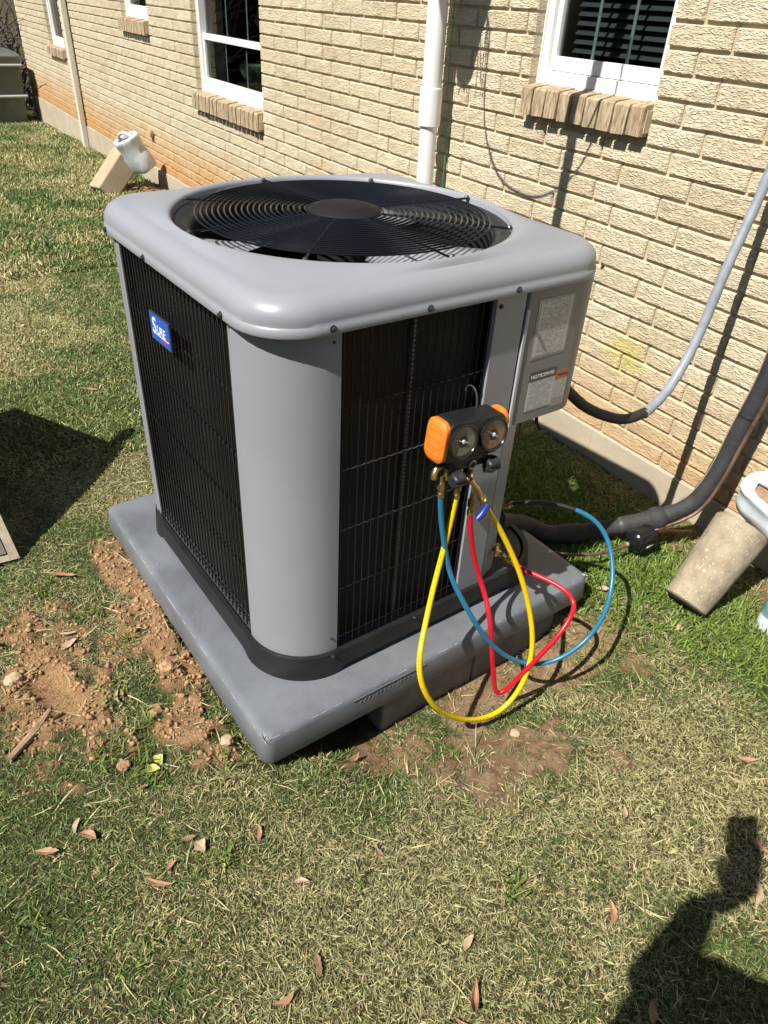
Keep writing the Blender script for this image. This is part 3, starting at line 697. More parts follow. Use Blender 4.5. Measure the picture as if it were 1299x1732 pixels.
def text3d(s, size, name, m_, par, M, ext=.00015, shear=0, spacing=1):
    cu = bpy.data.curves.new('txt', 'FONT'); cu.body = s; cu.size = size; cu.offset = size*.012; cu.extrude = ext; cu.shear = shear; cu.space_character = spacing; cu.resolution_u = 3
    ob = bpy.data.objects.new('txt', cu); COL.objects.link(ob); dg = bpy.context.evaluated_depsgraph_get(); me = bpy.data.meshes.new_from_object(ob.evaluated_get(dg))
    bpy.data.objects.remove(ob); me.transform(M); me.materials.clear(); me.materials.append(m_)
    o = bpy.data.objects.new(name, me); COL.objects.link(o); o.parent = par; return o
INKW = mat('ink_white', (.75, .76, .78), .4)
def yzM(y, z, x): # text plane facing +x
    return Matrix.Translation((x, y, z)) @ Matrix(((0, 0, 1, 0), (1, 0, 0, 0), (0, 1, 0, 0), (0, 0, 0, 1)))
text3d('NOTICE/AVIS', .0136, 'lettering', INKW, sb_, yzM(.2465, .6300, FX+.0006))
text3d('WARNING', .0075, 'lettering', mat('ink_dark', (.03, .02, .02), .5), sb_, yzM(.3425, .6190, FX+.0006))
# two short leads hanging under the box
mb = MB(); mb.tube(spline([(.40, .303, .52), (.402, .304, .47), (.412, .30, .38), (.425, .29, .27), (.40, .31, .2)]), .0022, 6); ubuild(mb, 'control_wire', mat('brown_wire', (.10, .06, .04), .5), ac, smooth=True)
mb = MB(); mb.tube([(.40, .350, .52), (.402, .366, .455), (.404, .380, .432)], .0048, 8); ubuild(mb, 'lead_stub', BLACK, ac)
# badge
bg_ = bpy.data.objects.new('badge', None); COL.objects.link(bg_); bg_.parent = ac; bg_['label'] = 'square blue badge with the word SURE in white'
BY = -.474
Bm = Matrix.Translation((-.036, BY, .715)) @ Matrix.Rotation(math.radians(-2), 4, 'Y')
mb = MB(); mb.box((-.060, 0, -.034), (.060, .005, .034), M=Bm); ubuild(mb, 'badge_frame', mat('badge_edge', (.03, .035, .05), .4), bg_, bevel=.001)
mb = MB(); mb.box((-.0575, -.001, -.0315), (.0575, -.0002, .0315), M=Bm); ubuild(mb, 'badge_face', mat('badge_blue', (.010, .10, .46), .3), bg_)
def xzM(x, z, y): return Bm @ Matrix.Translation((x, y, z)) @ Matrix(((1, 0, 0, 0), (0, 0, -1, 0), (0, 1, 0, 0), (0, 0, 0, 1)))
WT = mat('badge_white', (.85, .86, .88), .35)
text3d('S', .056, 'lettering', WT, bg_, xzM(-.048, -.014, -.0016), shear=.15)
text3d('URE', .030, 'lettering', WT, bg_, xzM(-.019, -.010, -.0016), shear=.15, spacing=.93)
text3d('COMFORT', .0085, 'lettering', mat('badge_red', (.55, .06, .06), .4), bg_, xzM(.000, -.0235, -.0016), spacing=1.0)
mb = MB(); mb.box((-.035, -.0016, -.0145), (.05, -.0012, -.0125), M=Bm); ubuild(mb, 'badge_line', WT, bg_)
# fan guard
fg = bpy.data.objects.new('fan_guard', None); COL.objects.link(fg); fg.parent = ac
RING = mat('guard_ring_black', (.007, .008, .011), .26, spec=.45)
def dome(R): return .9375+.007*(1-(R/.39)**2)
NR = 20
for i in range(NR):
    R_ = .094+(.352-.094)*i/(NR-1); mb = MB(); mb.tube([(R_*math.cos(a), R_*math.sin(a), dome(R_)) for a in np.linspace(0, 2*math.pi, 97)[:-1]], .0024, 6, closed=True)
    mb.build('guard_ring', RING, fg, smooth=True)
for k in range(8):
    a = k*math.pi/4+.02; c_, s2 = math.cos(a), math.sin(a)
    for off in (-.004,):
        mb = MB(); mb.tube([(R_*c_-off*s2, R_*s2+off*c_, dome(R_)-.0015) for R_ in np.linspace(.07, .385, 12)]+[(.402*c_-off*s2, .402*s2+off*c_, .9365)], .0028, 6); mb.build('guard_rib', RING, fg, smooth=True)
    mb = MB(); mb.lathe([(.007, .0), (.007, .004), (.004, .008)], 8, Matrix.Translation((.398*c_, .398*s2, .934))); mb.build('rib_screw', STEEL, fg)
mb = MB(); Rs = [(.4055, .918), (.403, .924), (.392, .9235), (.372, .917), (.362, .908), (.358, .890), (.357, .80)]
mb.lathe([(r_, z_) for r_, z_ in Rs], 96, cap=False); mb.build('shroud_ring', mat('shroud_black', (.020, .021, .023), .38), fg, smooth=True)
mb = MB(); mb.lathe([(.090, .940), (.090, .945), (.084, .950), (.066, .952), (.061, .956), (.05, .958), (.001, .9585)], 48); mb.build('guard_hub', mat('hub_black', (.012, .012, .013), .62, spec=.25), fg, smooth=True)
# fan
fan = bpy.data.objects.new('fan', None); COL.objects.link(fan); fan.parent = ac
ALU = mat('blade_aluminium', (.60, .64, .69), .34, metal=.6)
mb = MB(); mb.lathe([(.001, .70), (.075, .70), (.075, .86), (.03, .87), (.03, .90), (.001, .90)], 24, cap=False); mb.build('motor', BLACK, fan, smooth=True)
for k in range(3):
    mb = MB(); a0 = math.radians(-104+120*k); rows = []
    for i in range(9):
        R_ = .09+.265*i/8; row = []; wid = .40+.32*i/8
        for j in range(8): t_ = j/7-.5; a = a0+t_*wid*1.25; row.append((R_*math.cos(a), R_*math.sin(a), .878+.050*t_*(1-.3*i/8)-.010*(4*t_*t_-.5)))
        rows.append(row)
    mb.loops(rows, closed=False); o = mb.build('fan_blade', ALU, fan, smooth=True); so_ = o.modifiers.new('s', 'SOLIDIFY'); so_.thickness = .0016
# service valves on the access panel
BRASS = mat('brass', (.55, .39, .16), .3, metal=.9, var=.12, vscale=60)
COPPER = mat('copper', (.34, .17, .11), .42, metal=.7, var=.25, vscale=30)
OLDCU = mat('old_copper', (.16, .10, .07), .5, metal=.4, var=.4, vscale=25)
BLKR = mat('black_rubber', (.012, .012, .013), .5)
def wmesh(mb, name, m_, par, **k):
    """child geometry written in world coordinates under a root with identity rotation"""
    L0 = Vector(par.location); mb.v = [tuple(Vector(v)-L0) for v in mb.v]; return mb.build(name, m_, par, **k)
mb = MB(); mb.tube([(.34, .33, .19), (.372, .31, .195)], .013, 12); mb.tube([(.36, .322, .17), (.36, .322, .225)], .009, 12); mb.tube([(.36, .322, .225), (.36, .322, .235)], .011, 6); ubuild(mb, 'service_valve', BRASS, ac, smooth=True)
mb = MB(); mb.tube([(.42, .26, .085), (.468, .245, .095)], .008, 12); mb.tube([(.445, .25, .075), (.445, .25, .115)], .007, 10); ubuild(mb, 'service_valve', BRASS, ac, smooth=True)
# ------------------------------------------------------------------ hoses
def root(name, loc, label, cat, group=None): return empty(name, loc, label, cat, group)
def hose_mat(name, c, ink=True):
    m = bpy.data.materials.new(name); m.use_nodes = True; t = m.node_tree; p = t.nodes['Principled BSDF']; p.inputs['Roughness'].default_value = .32; p.inputs['Specular IOR Level'].default_value = .45
    geo = t.nodes.new('ShaderNodeNewGeometry'); n = noise(t, geo.outputs['Position'], 30, 3)
    t.links.new(mix(t, n.outputs['Fac'], tuple(c), tuple(v*.8 for v in c)), p.inputs['Base Color']); return m
YEL = hose_mat('yellow_hose', (.80, .56, .005)); REDM = hose_mat('red_hose', (.56, .010, .025)); BLUM = hose_mat('blue_hose', (.025, .17, .30))
yellow = [(0.603,-1.237,0.452),(0.609,-1.254,0.352),(0.64,-1.302,0.251),(0.682,-1.351,0.166),(0.723,-1.391,0.125),(0.747,-1.4,0.074),(0.765,-1.378,0.002),(0.767,-1.315,-0.086),(0.772,-1.228,-0.156),(0.777,-1.139,-0.17),(0.778,-1.08,-0.111),(0.762,-1.046,-0.032),(0.742,-1.04,0.046),(0.714,-1.049,0.131),(0.686,-1.069,0.216),(0.658,-1.098,0.293),(0.641,-1.128,0.355),(0.632,-1.155,0.396)]
red = [(0.6,-1.186,0.387),(0.605,-1.18,0.331),(0.614,-1.167,0.26),(0.632,-1.149,0.189),(0.661,-1.147,0.148),(0.7,-1.158,0.108),(0.719,-1.152,0.018),(0.738,-1.138,-0.107),(0.742,-1.123,-0.14),(0.75,-1.104,-0.132),(0.763,-1.074,-0.078),(0.776,-1.037,-0.016),(0.788,-0.993,0.052),(0.776,-0.946,0.093),(0.755,-0.921,0.106),(0.726,-0.926,0.127),(0.679,-0.941,0.132),(0.632,-0.962,0.132),(0.584,-0.978,0.132)]
blue = [(0.606,-1.286,0.473),(0.61,-1.28,0.405),(0.619,-1.264,0.319),(0.638,-1.253,0.247),(0.675,-1.232,0.182),(0.707,-1.193,0.095),(0.732,-1.123,-0.003),(0.761,-1.035,-0.061),(0.796,-0.966,-0.039),(0.817,-0.898,0.03),(0.778,-0.805,0.062),(0.727,-0.752,0.127),(0.667,-0.731,0.19),(0.62,-0.753,0.234),(0.574,-0.79,0.251)]
black = [(0.574,-0.79,0.251),(0.528,-0.832,0.254),(0.502,-0.885,0.26),(0.474,-0.917,0.247)]
def smoothp(P_, it=3):
    P_ = [Vector(p_) for p_ in P_]
    for _ in range(it): P_ = [P_[0]]+[(P_[i-1]+P_[i]*2+P_[i+1])/4 for i in range(1, len(P_)-1)]+[P_[-1]]
    return P_
def densify(P_, n): return smoothp(spline(P_, n), 14)
HR = .0062
def fitting(par, a, b_, name='brass_fitting', r=.0075):
    a = Vector(a); b_ = Vector(b_); mb = MB(); d_ = b_-a
    mb.tube([a, a+d_*.3], r*.75, 10); mb.tube([a+d_*.3, a+d_*.62], r*1.25, 6); mb.tube([a+d_*.62, a+d_*.8], r*.85, 10); mb.tube([a+d_*.8, b_], r*1.05, 12); return wmesh(mb, name, BRASS, par, smooth=True)
hy = root('yellow_hose', (.62, -1.2, -.15), 'yellow charging hose hanging in a long loop from the manifold', 'hose')
mb = MB(); mb.tube(densify(yellow, 7), HR+.0006, 14); wmesh(mb, 'tube', YEL, hy, smooth=True)
fitting(hy, (.598, -1.233, .50), (.603, -1.237, .448)); 
# printed line along the yellow tube: fine dark dashes standing on its surface
DY = densify(yellow, 7); mb = MB()
for i in range(6, len(DY)-60, 1):
    a = DY[i]; b_ = DY[i+1]
    if random.random() < .6: t_ = (b_-a).normalized(); v = (CAM-a).normalized(); s__ = t_.cross(v).normalized(); nn_ = (s__*.35+(v-t_*v.dot(t_)).normalized()).normalized(); q = a+nn_*(HR+.0005); mb.tube([q, q+(b_-a)*.45], .0007, 4)
o = wmesh(mb, 'printed_line', mat('ink_brown', (.12, .08, .01), .6), hy); o['kind'] = 'stuff'
P0, P1, P2_, P3 = map(Vector, ((.632, -1.155, .396), (.628, -1.172, .43), (.625, -1.196, .472), (.616, -1.215, .498)))
fitting(hy, P2_, P0, r=.0078); mb = MB(); mb.tube([P3, P3*.5+P2_*.5, P2_], [.008, .0055, .007], 10); mb.tube([P3+Vector((-.012, -.006, .004)), P3], .0075, 10); wmesh(mb, 'parking_nipple', BRASS, hy, smooth=True)
mb = MB(); mb.tube([P1+Vector((-.004, .004, 0)), P1+Vector((.016, -.002, .006))], .0095, 12); wmesh(mb, 'ball_valve', mat('chrome', (.5, .5, .5), .2, metal=1), hy, smooth=True)
mb = MB(); mb.tube([P1+Vector((.016, -.004, .004)), P1+Vector((.022, -.022, -.010)), P1+Vector((.022, -.036, -.022))], [.0055, .0085, .0065], 10); wmesh(mb, 'valve_lever', mat('lever_blue', (.012, .035, .30), .35), hy, smooth=True)
hr = root('red_hose', (.62, -1.1, -.15), 'red charging hose dropping to the dirt and back up to the lower valve', 'hose')
mb = MB(); mb.tube(densify(red, 7), HR+.0004, 14); wmesh(mb, 'tube', REDM, hr, smooth=True)
fitting(hr, (.595, -1.181, .442), (.600, -1.186, .383)); fitting(hr, (.536, -.986, .138), (.584, -.978, .132))
hbl = root('blue_hose', (.62, -1.0, -.15), 'blue charging hose in a wide loop with a black end', 'hose')
D = densify(blue+black[1:], 7); cut = len(D)-22
mb = MB(); mb.tube(D[:cut], HR+.0002, 14); wmesh(mb, 'tube', BLUM, hbl, smooth=True)
mb = MB(); mb.tube(D[cut-1:], HR, 14); wmesh(mb, 'black_sleeve', BLKR, hbl, smooth=True); hbl.children[-1]['label'] = 'black end section of the hose'
fitting(hbl, (.601, -1.285, .520), (.606, -1.286, .469)); fitting(hbl, (.452, -.932, .225), (.474, -.917, .247))
# ------------------------------------------------------------------ gauge manifold
mf = empty('gauge_manifold', U(.512, .006, .578), 'black gauge manifold with orange end bumpers hooked on the wire guard', 'gauge manifold')
mf.rotation_euler = (Matrix.Rotation(UA, 3, 'Z') @ Matrix.Rotation(math.radians(4.9), 3, 'X').inverted() @ Matrix.Rotation(math.radians(0), 3, 'Y')).to_euler()
mf.scale = (.9, .9, .9)
# local: +x out of the face, y right, z up
MBODY = mat('manifold_black', (.014, .014, .015), .38, bump=.15, bscale=120)
ORG = mat('orange_rubber', (.78, .20, .025), .45, var=.06, vscale=30)
def rbox(mb, x0, x1, hy_, hz_, r, cy=0, cz=0, taper=.006):
    def ring(x, ins):
        return [(x, cy+p_[0], cz+p_[1]) for p_ in rrect(hy_-ins, max(.002, r-ins), hy=hz_-ins, nc=6, ns=3)]
    mb.loops([ring(x0, taper), ring(x0+taper, 0), ring(x1-taper, 0), ring(x1-taper*.3, taper*.5), ring(x1, taper*1.6)], capa=True, capb=True)
mb = MB(); rbox(mb, -.032, .034, .094, .0535, .026); mb.build('housing', MBODY, mf, smooth=True, auto=35)
for s_ in (-1, 1):
    mb = MB(); Pn = []
    def ring(y, hx, hz_, r): return [( p_[0], y, p_[1]) for p_ in rrect(hx, r, hy=hz_, nc=6, ns=3)]
    fx_ = .0345 if s_ < 0 else .0305
    mb.loops([ring(s_*.086, .0330 if s_ < 0 else .030, .0525, .024), ring(s_*.089, fx_, .0545, .024), ring(s_*.099, fx_, .0545, .024), ring(s_*.105, .030, .048, .022), ring(s_*.107, .024, .040, .018)], capa=True, capb=True); o = mb.build('end_bumper', ORG, mf, smooth=True, auto=35)
    for q in range(4):
        mb = MB(); z = -.030+q*.020; mb.box((-.022, s_*.1065-.002, z-.0012), (.024, s_*.1065+.0012, z+.0012)); mb.build('grip_rib', ORG, mf)
GFACE = None
def gauge_face(name, ring_col):
    m = bpy.data.materials.new(name); m.use_nodes = True; t = m.node_tree; p = t.nodes['Principled BSDF']; p.inputs['Roughness'].default_value = .3
    tc = t.nodes.new('ShaderNodeTexCoord'); gr = t.nodes.new('ShaderNodeTexGradient'); gr.gradient_type = 'RADIAL'
    mp = t.nodes.new('ShaderNodeMapping'); mp.inputs['Location'].default_value = (-.5, -.5, 0); t.links.new(tc.outputs['UV'], mp.inputs[0])
    t.links.new(mp.outputs[0], gr.inputs[0]); ln = t.nodes.new('ShaderNodeVectorMath'); ln.operation = 'LENGTH'; t.links.new(mp.outputs[0], ln.inputs[0])
    def M(op, a, b_=None):
        n = t.nodes.new('ShaderNodeMath'); n.operation = op
        for i, v in enumerate((a, b_)):
            if v is None: continue
            if isinstance(v, (int, float)): n.inputs[i].default_value = v
            else: t.links.new(v, n.inputs[i])
        return n.outputs[0]
    rad = ln.outputs['Value']; ang = gr.outputs['Fac']; acc = None
    for (r0, r1, nt_, dc) in ((.43, .465, 100, .45), (.35, .40, 40, .5), (.27, .31, 60, .5), (.20, .235, 30, .5)):
        a = M('MULTIPLY', M('GREATER_THAN', rad, r0), M('LESS_THAN', rad, r1)); tk = M('LESS_THAN', M('FRACT', M('MULTIPLY', ang, nt_)), dc); v = M('MULTIPLY', a, tk); acc = v if acc is None else M('MAXIMUM', acc, v)
    for rr in (.42, .33, .255): acc = M('MAXIMUM', acc, M('LESS_THAN', M('ABSOLUTE', M('SUBTRACT', rad, rr)), .004))
    t.links.new(mix(t, M('MULTIPLY', acc, .8), (.012, .012, .012), ring_col), p.inputs['Base Color']); return m
LENS = bpy.data.materials.new('gauge_lens'); LENS.use_nodes = True; t = LENS.node_tree; t.nodes.clear(); out = t.nodes.new('ShaderNodeOutputMaterial'); gl = t.nodes.new('ShaderNodeBsdfGlossy'); gl.inputs['Roughness'].default_value = .05; tr = t.nodes.new('ShaderNodeBsdfTransparent'); fr = t.nodes.new('ShaderNodeFresnel'); fr.inputs[0].default_value = 1.45; ms = t.nodes.new('ShaderNodeMixShader')
gb = t.nodes.new('ShaderNodeNewGeometry'); om = t.nodes.new('ShaderNodeMath'); om.operation = 'SUBTRACT'; om.inputs[0].default_value = 1; t.links.new(gb.outputs['Backfacing'], om.inputs[1]); mf_ = t.nodes.new('ShaderNodeMath'); mf_.operation = 'MULTIPLY'; t.links.new(om.outputs[0], mf_.inputs[0]); t.links.new(fr.outputs[0], mf_.inputs[1]); t.links.new(mf_.outputs[0], ms.inputs[0]); t.links.new(tr.outputs[0], ms.inputs[1]); t.links.new(gl.outputs[0], ms.inputs[2]); t.links.new(ms.outputs[0], out.inputs[0])
XM = Matrix(((0, 0, 1, 0), (1, 0, 0, 0), (0, 1, 0, 0), (0, 0, 0, 1)))
for y, colr, na in ((-.047, (.50, .54, .36), 160), (.051, (.62, .38, .24), 150)):
    g = bpy.data.objects.new('gauge', None); COL.objects.link(g); g.parent = mf; g.location = (.030, y, .004); g.rotation_euler = (0, math.radians(-6), 0); g.scale = (1.1, 1.1, 1.1)
    if y < 0: g['label'] = 'left gauge with a green tinged dial'
    else: g['label'] = 'right gauge with a reddish dial'
    mb = MB(); mb.lathe([(.038, 0), (.0395, .006), (.0395, .012), (.037, .0135), (.0355, .012), (.0350, .008)], 40, XM, cap=False); mb.build('bezel', mat('bezel', (.03, .03, .032), .2, metal=.5), g, smooth=True)
    me = bpy.data.meshes.new('dial'); n = 40
    me.from_pydata([(.008, .0352*math.cos(2*math.pi*i/n), .0352*math.sin(2*math.pi*i/n)) for i in range(n)], [], [tuple(range(n))])
    uv = me.uv_layers.new(name='UVMap')
    for i in range(n): uv.data[i].uv = (.5+.5*math.cos(2*math.pi*i/n), .5+.5*math.sin(2*math.pi*i/n))
    me.materials.append(gauge_face('dial_%d' % (y > 0), colr)); o = bpy.data.objects.new('dial', me); COL.objects.link(o); o.parent = g
    mb = MB(); a = math.radians(na); mb.tube([(.0095, -.012*math.cos(a), -.012*math.sin(a)), (.0095, .027*math.cos(a), .027*math.sin(a))], [.0014, .0006], 5); mb.build('needle', mat('needle', (.6, .6, .5), .4), g)
    mb = MB(); mb.lathe([(.0045, .008), (.0045, .011), (.002, .0115)], 12, XM); mb.build('needle_hub', mat('needle_hub', (.65, .65, .62), .3), g)
    mb = MB(); mb.lathe([(.0350, .0115), (.02, .0140), (.0005, .0148)], 32, XM, cap=False); mb.build('lens', LENS, g, smooth=True)
mb = MB(); rbox(mb, -.014, .030, .062, .017, .010, cy=.0, cz=-.066); mb.build('valve_block', MBODY, mf, smooth=True, auto=35)
mb = MB(); mb.lathe([(.0115, .026), (.0125, .034), (.0105, .036), (.0085, .034), (.0085, .030)], 24, Matrix.Translation((0, .006, -.072)) @ XM, cap=False); mb.build('sight_glass_ring', mat('ring_steel', (.45, .42, .36), .3, metal=.8), mf, smooth=True)
mb = MB(); mb.lathe([(.0085, .031), (.0005, .032)], 20, Matrix.Translation((0, .006, -.072)) @ XM); mb.build('sight_glass', mat('dark_glass', (.005, .005, .006), .08), mf)
KNB = mat('knob_black', (.020, .021, .023), .42)
for y, dz, tl in ((-.040, -.096, -.25), (.068, -.077, -.15)):
    kn = bpy.data.objects.new('knob', None); COL.objects.link(kn); kn.parent = mf; kn.location = (.030, y, dz); kn.rotation_euler = (0, math.radians(25), 0)
    prof = []; mb = MB()
    def star(r, x): return [(x, r*(1+.09*math.cos(5*a))*math.cos(a), r*(1+.09*math.cos(5*a))*math.sin(a)) for a in np.linspace(0, 2*math.pi, 41)[:-1]]
    mb.loops([star(.012, -.012), star(.019, -.002), star(.0225, .004), star(.0225, .018), star(.019, .023), star(.010, .024)], capa=True, capb=True); mb.build('grip', KNB, kn, smooth=True, auto=35)
    mb = MB(); mb.box((.022, -.018, -.004), (.028, .018, .004)); mb.build('grip_bar', KNB, kn, bevel=.002)
    mb = MB(); mb.tube([(-.03, 0, 0), (-.01, 0, 0)], .006, 10); mb.build('stem', BRASS, kn, smooth=True)
    if y > 0: mb = MB(); mb.box((.006, -.016, -.0242), (.016, .016, -.0215)); mb.build('colour_mark', ORG, kn)
mb = MB(); mb.tube([(.0, -.062, -.078), (.0, -.080, -.082)], .0075, 10); mb.tube([(0, -.080, -.082), (.004, -.088, -.092), (.006, -.088, -.104)], .0085, 10); mb.build('side_port', BRASS, mf, smooth=True)
for y in (-.050, -.01, .032):
    mb = MB(); mb.tube([(.006, y, -.08), (.010, y, -.100)], .008, 8); mb.tube([(.010, y, -.098), (.012, y, -.112)], .0065, 8); mb.build('port', BRASS, mf, smooth=True)
mb = MB(); mb.tube(spline([(-.015, .03, .050), (-.018, .03, .070), (-.028, .03, .092), (-.045, .03, .100), (-.060, .03, .092), (-.062, .03, .08)]), .0022, 6); mb.build('hook', mat('hook_steel', (.16, .18, .19), .3, metal=.8), mf, smooth=True)
# ------------------------------------------------------------------ conduit and refrigerant lines
CON = mat('grey_conduit', (.26, .29, .33), .45, var=.12, vscale=25, bump=.25, bscale=60)
cn = root('electrical_conduit', (.4, -.12, .2), 'grey flexible conduit curving down from the wall to the back of the condenser', 'conduit')
cpts = [(.386, -.05, 2.3), (.386, -.052, 1.7), (.387, -.060, 1.3), (.391, -.082, 1.016), (.407, -.164, .787), (.416, -.212, .585), (.433, -.303, .445), (.455, -.42, .397)]
mb = MB(); sp_ = smoothp(spline(cpts, 10), 6); mb.tube(sp_, [.0145+.0007*math.sin(i*1.9) for i in range(len(sp_))], 16); wmesh(mb, 'conduit_tube', CON, cn, smooth=True)
mb = MB(); s3 = smoothp(spline([(.452, -.412, .399), (.440, -.50, .390), (.405, -.62, .440), (.372, -.70, .510), (.36, -.76, .55), (.36, -.80, .56)], 8), 3); mb.tube(s3, .0155, 16); wmesh(mb, 'black_whip', mat('whip_black', (.022, .021, .020), .5, bump=.3, bscale=80), cn, smooth=True)
mb = MB(); mb.tube([(.40, -.12, 1.6), (.46, -.12, 1.6)], .02, 10); mb.v = []; mb.f = []; mb.mi = []
FOAM = mat('black_foam', (.030, .031, .034), .75, var=.25, vscale=30, bump=.6, bscale=90, bdist=.003)
rl = root('refrigerant_line', (.5, -.3, -.1), 'thick black foam wrapped refrigerant line bending from the wall toward the condenser', 'insulated pipe')
rp = [(.615, -.075, 1.9), (.610, -.078, 1.2), (.602, -.08, .75), (.596, -.08, .50), (.581, -.098, .318), (.574, -.125, .168), (.560, -.16, .068), (.532, -.215, .018), (.492, -.285, -.022)]
rp2 = [(.500, -.27, -.012), (.427, -.36, -.060), (.372, -.49, -.080)]
rp3 = [(.38, -.47, -.078), (.330, -.575, -.078), (.30, -.66, -.03), (.33, -.80, .05), (.40, -.90, .14)]
sp_ = smoothp(spline(rp, 9), 4); mb = MB(); mb.tube(sp_, [.029+.0012*math.sin(i*.9)+.001*random.random() for i in range(len(sp_))], 18); wmesh(mb, 'foam_sleeve', FOAM, rl, smooth=True)
sp_ = smoothp(spline(rp2, 12), 2); mb = MB(); mb.tube(sp_, [.031-.004*(i/len(sp_))+.0012*math.sin(i*.8) for i in range(len(sp_))], 18); wmesh(mb, 'foam_sleeve', FOAM, rl, smooth=True)
sp_ = smoothp(spline(rp3, 9), 2); mb = MB(); mb.tube(sp_, [.033 if i < 6 else .030 for i in range(len(sp_))], 18); wmesh(mb, 'foam_sleeve', FOAM, rl, smooth=True)
mb = MB(); c0 = Vector((.505, -.262, -.010)); dr = Vector((-.09, -.12, -.05)).normalized()
mb.tube([c0-dr*.03, c0-dr*.02, c0, c0+dr*.018, c0+dr*.026], [.030, .038, .041, .038, .030], 16); wmesh(mb, 'tape_wrap', FOAM, rl, smooth=True)
for q, rr in ((.20, .0305), (.62, .0295), (1.0, .0)):
    if not rr: continue
    i = int(q*len(sp_))
sp2 = smoothp(spline(rp2, 12), 2); a = sp2[10]; b_ = sp2[11]; mb = MB(); mb.tube([a, b_], .0308, 18); wmesh(mb, 'tape_band', mat('tape_grey', (.06, .06, .062), .4), rl, smooth=True)
mb = MB(); sp_ = smoothp(spline(rp, 9), 4); a = sp_[33]; b_ = sp_[34]; mb.tube([a, a*.8+b_*.2], .0305, 18); wmesh(mb, 'sleeve_joint', BLACK, rl)
mb = MB(); lw = [Vector(p_)+Vector((-.022, -.02, .012)) for p_ in rp[2:]]; mb.tube(smoothp(spline([p_+Vector((random.uniform(-.008, .008), random.uniform(-.008, .004), 0)) for p_ in lw], 6), 2), .0022, 6); wmesh(mb, 'control_wire', mat('tan_wire', (.34, .26, .17), .6), rl, smooth=True)
mb = MB(); lw = [Vector(p_)+Vector((.030, -.010, -.018)) for p_ in rp[1:]]; mb.tube(smoothp(spline(lw+[Vector((.50, -.262, -.07)), Vector((.51, -.28, -.072))], 8), 3), .0062, 10); wmesh(mb, 'liquid_line', OLDCU, rl, smooth=True)
fd = root('filter_drier', (.52, -.34, -.10), 'small black filter drier canister with white label on the copper line', 'filter drier')
cp = [(.40, -.80, .02), (.37, -.735, -.045), (.385, -.68, -.06), (.449, -.629, -.06), (.498, -.546, -.060), (.516, -.465, -.060), (.522, -.40, -.058)]
mb = MB(); mb.tube(smoothp(spline(cp, 9), 3), .0052, 12); wmesh(mb, 'copper_line', OLDCU, fd, smooth=True)
mb = MB(); mb.tube([(.522, -.40, -.058), (.5225, -.385, -.058)], .0052, 12); mb.tube([(.5175, -.43, -.0582), (.521, -.405, -.058)], .0075, 12); wmesh(mb, 'copper_joint', COPPER, fd, smooth=True)
A0 = Vector((.5215, -.398, -.057)); dr = Vector((.004, .10, .004)).normalized(); q = dr.to_track_quat('Z', 'Y').to_matrix().to_4x4()
A0 = Vector((.520, -.405, -.056)); M = Matrix.Translation(A0) @ q
mb = MB(); mb.lathe([(.0075, 0), (.010, .010), (.026, .017), (.038, .028), (.041, .034), (.041, .040), (.0385, .042), (.0385, .088), (.041, .090), (.041, .096), (.034, .104), (.010, .120), (.0075, .135)], 28, M); wmesh(mb, 'canister', mat('drier_black', (.010, .010, .011), .18), fd, smooth=True)
mb = MB(); n = 10; vs = []; 
for j in range(n+1):
    a = math.radians(-175+70*j/n); 
    for z in (.052, .082): vs.append(M @ Vector((.0392*math.cos(a), .0392*math.sin(a), z)))
mb.add(vs, [(2*j, 2*j+2, 2*j+3, 2*j+1) for j in range(n)]); o = wmesh(mb, 'paper_label', mat('paper', (.55, .57, .60), .5, var=.25, vscale=120), fd, smooth=True)
so_ = o.modifiers.new('s', 'SOLIDIFY'); so_.thickness = .0006
mb = MB(); mb.tube([M @ Vector((0, 0, -.006)), M @ Vector((0, 0, .012))], .0082, 12); wmesh(mb, 'solder_joint', mat('solder', (.60, .55, .50), .35, metal=.6), fd, smooth=True)
mb = MB(); e = M @ Vector((0, 0, .135)); mb.tube(smoothp(spline([e, (.525, -.245, -.058), (.530, -.215, -.062), (.548, -.17, -.07), (.56, -.12, -.08)], 8), 2), .0055, 12); wmesh(mb, 'copper_line', COPPER, fd, smooth=True)
gc = root('green_cord', (-1.16, -.02, .7), 'thin green cord hanging down the brick wall right of the drain pipe', 'cord')
mb = MB(); mb.tube(spline([(-1.19, -.02, 2.3), (-1.19, -.02, 1.17), (-1.170, -.02, 1.0), (-1.166, -.021, .90), (-1.164, -.02, .72), (-1.17, -.02, .5)], 6), .0018, 5); mb.lathe([(.001, -.006), (.006, 0), (.001, .006)], 8, Matrix.Translation((-1.166, -.022, .90))); wmesh(mb, 'cord', mat('cord_green', (.06, .25, .16), .5), gc, smooth=True)
# ------------------------------------------------------------------ leaning concrete cylinder, right
CYL = bpy.data.materials.new('aggregate_concrete'); CYL.use_nodes = True; t = CYL.node_tree; p = t.nodes['Principled BSDF']; p.inputs['Roughness'].default_value = .9
tc = t.nodes.new('ShaderNodeTexCoord'); base = ramp(t, noise(t, tc.outputs['Object'], 18, 5).outputs['Fac'], [(.3, (.24, .19, .13)), (.5, (.36, .30, .21)), (.7, (.45, .385, .28))])
vo = t.nodes.new('ShaderNodeTexVoronoi'); vo.inputs['Scale'].default_value = 120; t.links.new(tc.outputs['Object'], vo.inputs['Vector']); vo.inputs['Randomness'].default_value = 1
sg = ramp(t, vo.outputs['Distance'], [(.20, (1, 1, 1)), (.32, (0, 0, 0))]); sel = ramp(t, vo.outputs['Color'], [(.55, (0, 0, 0)), (.6, (1, 1, 1))]); ml = t.nodes.new('ShaderNodeMath'); ml.operation = 'MULTIPLY'
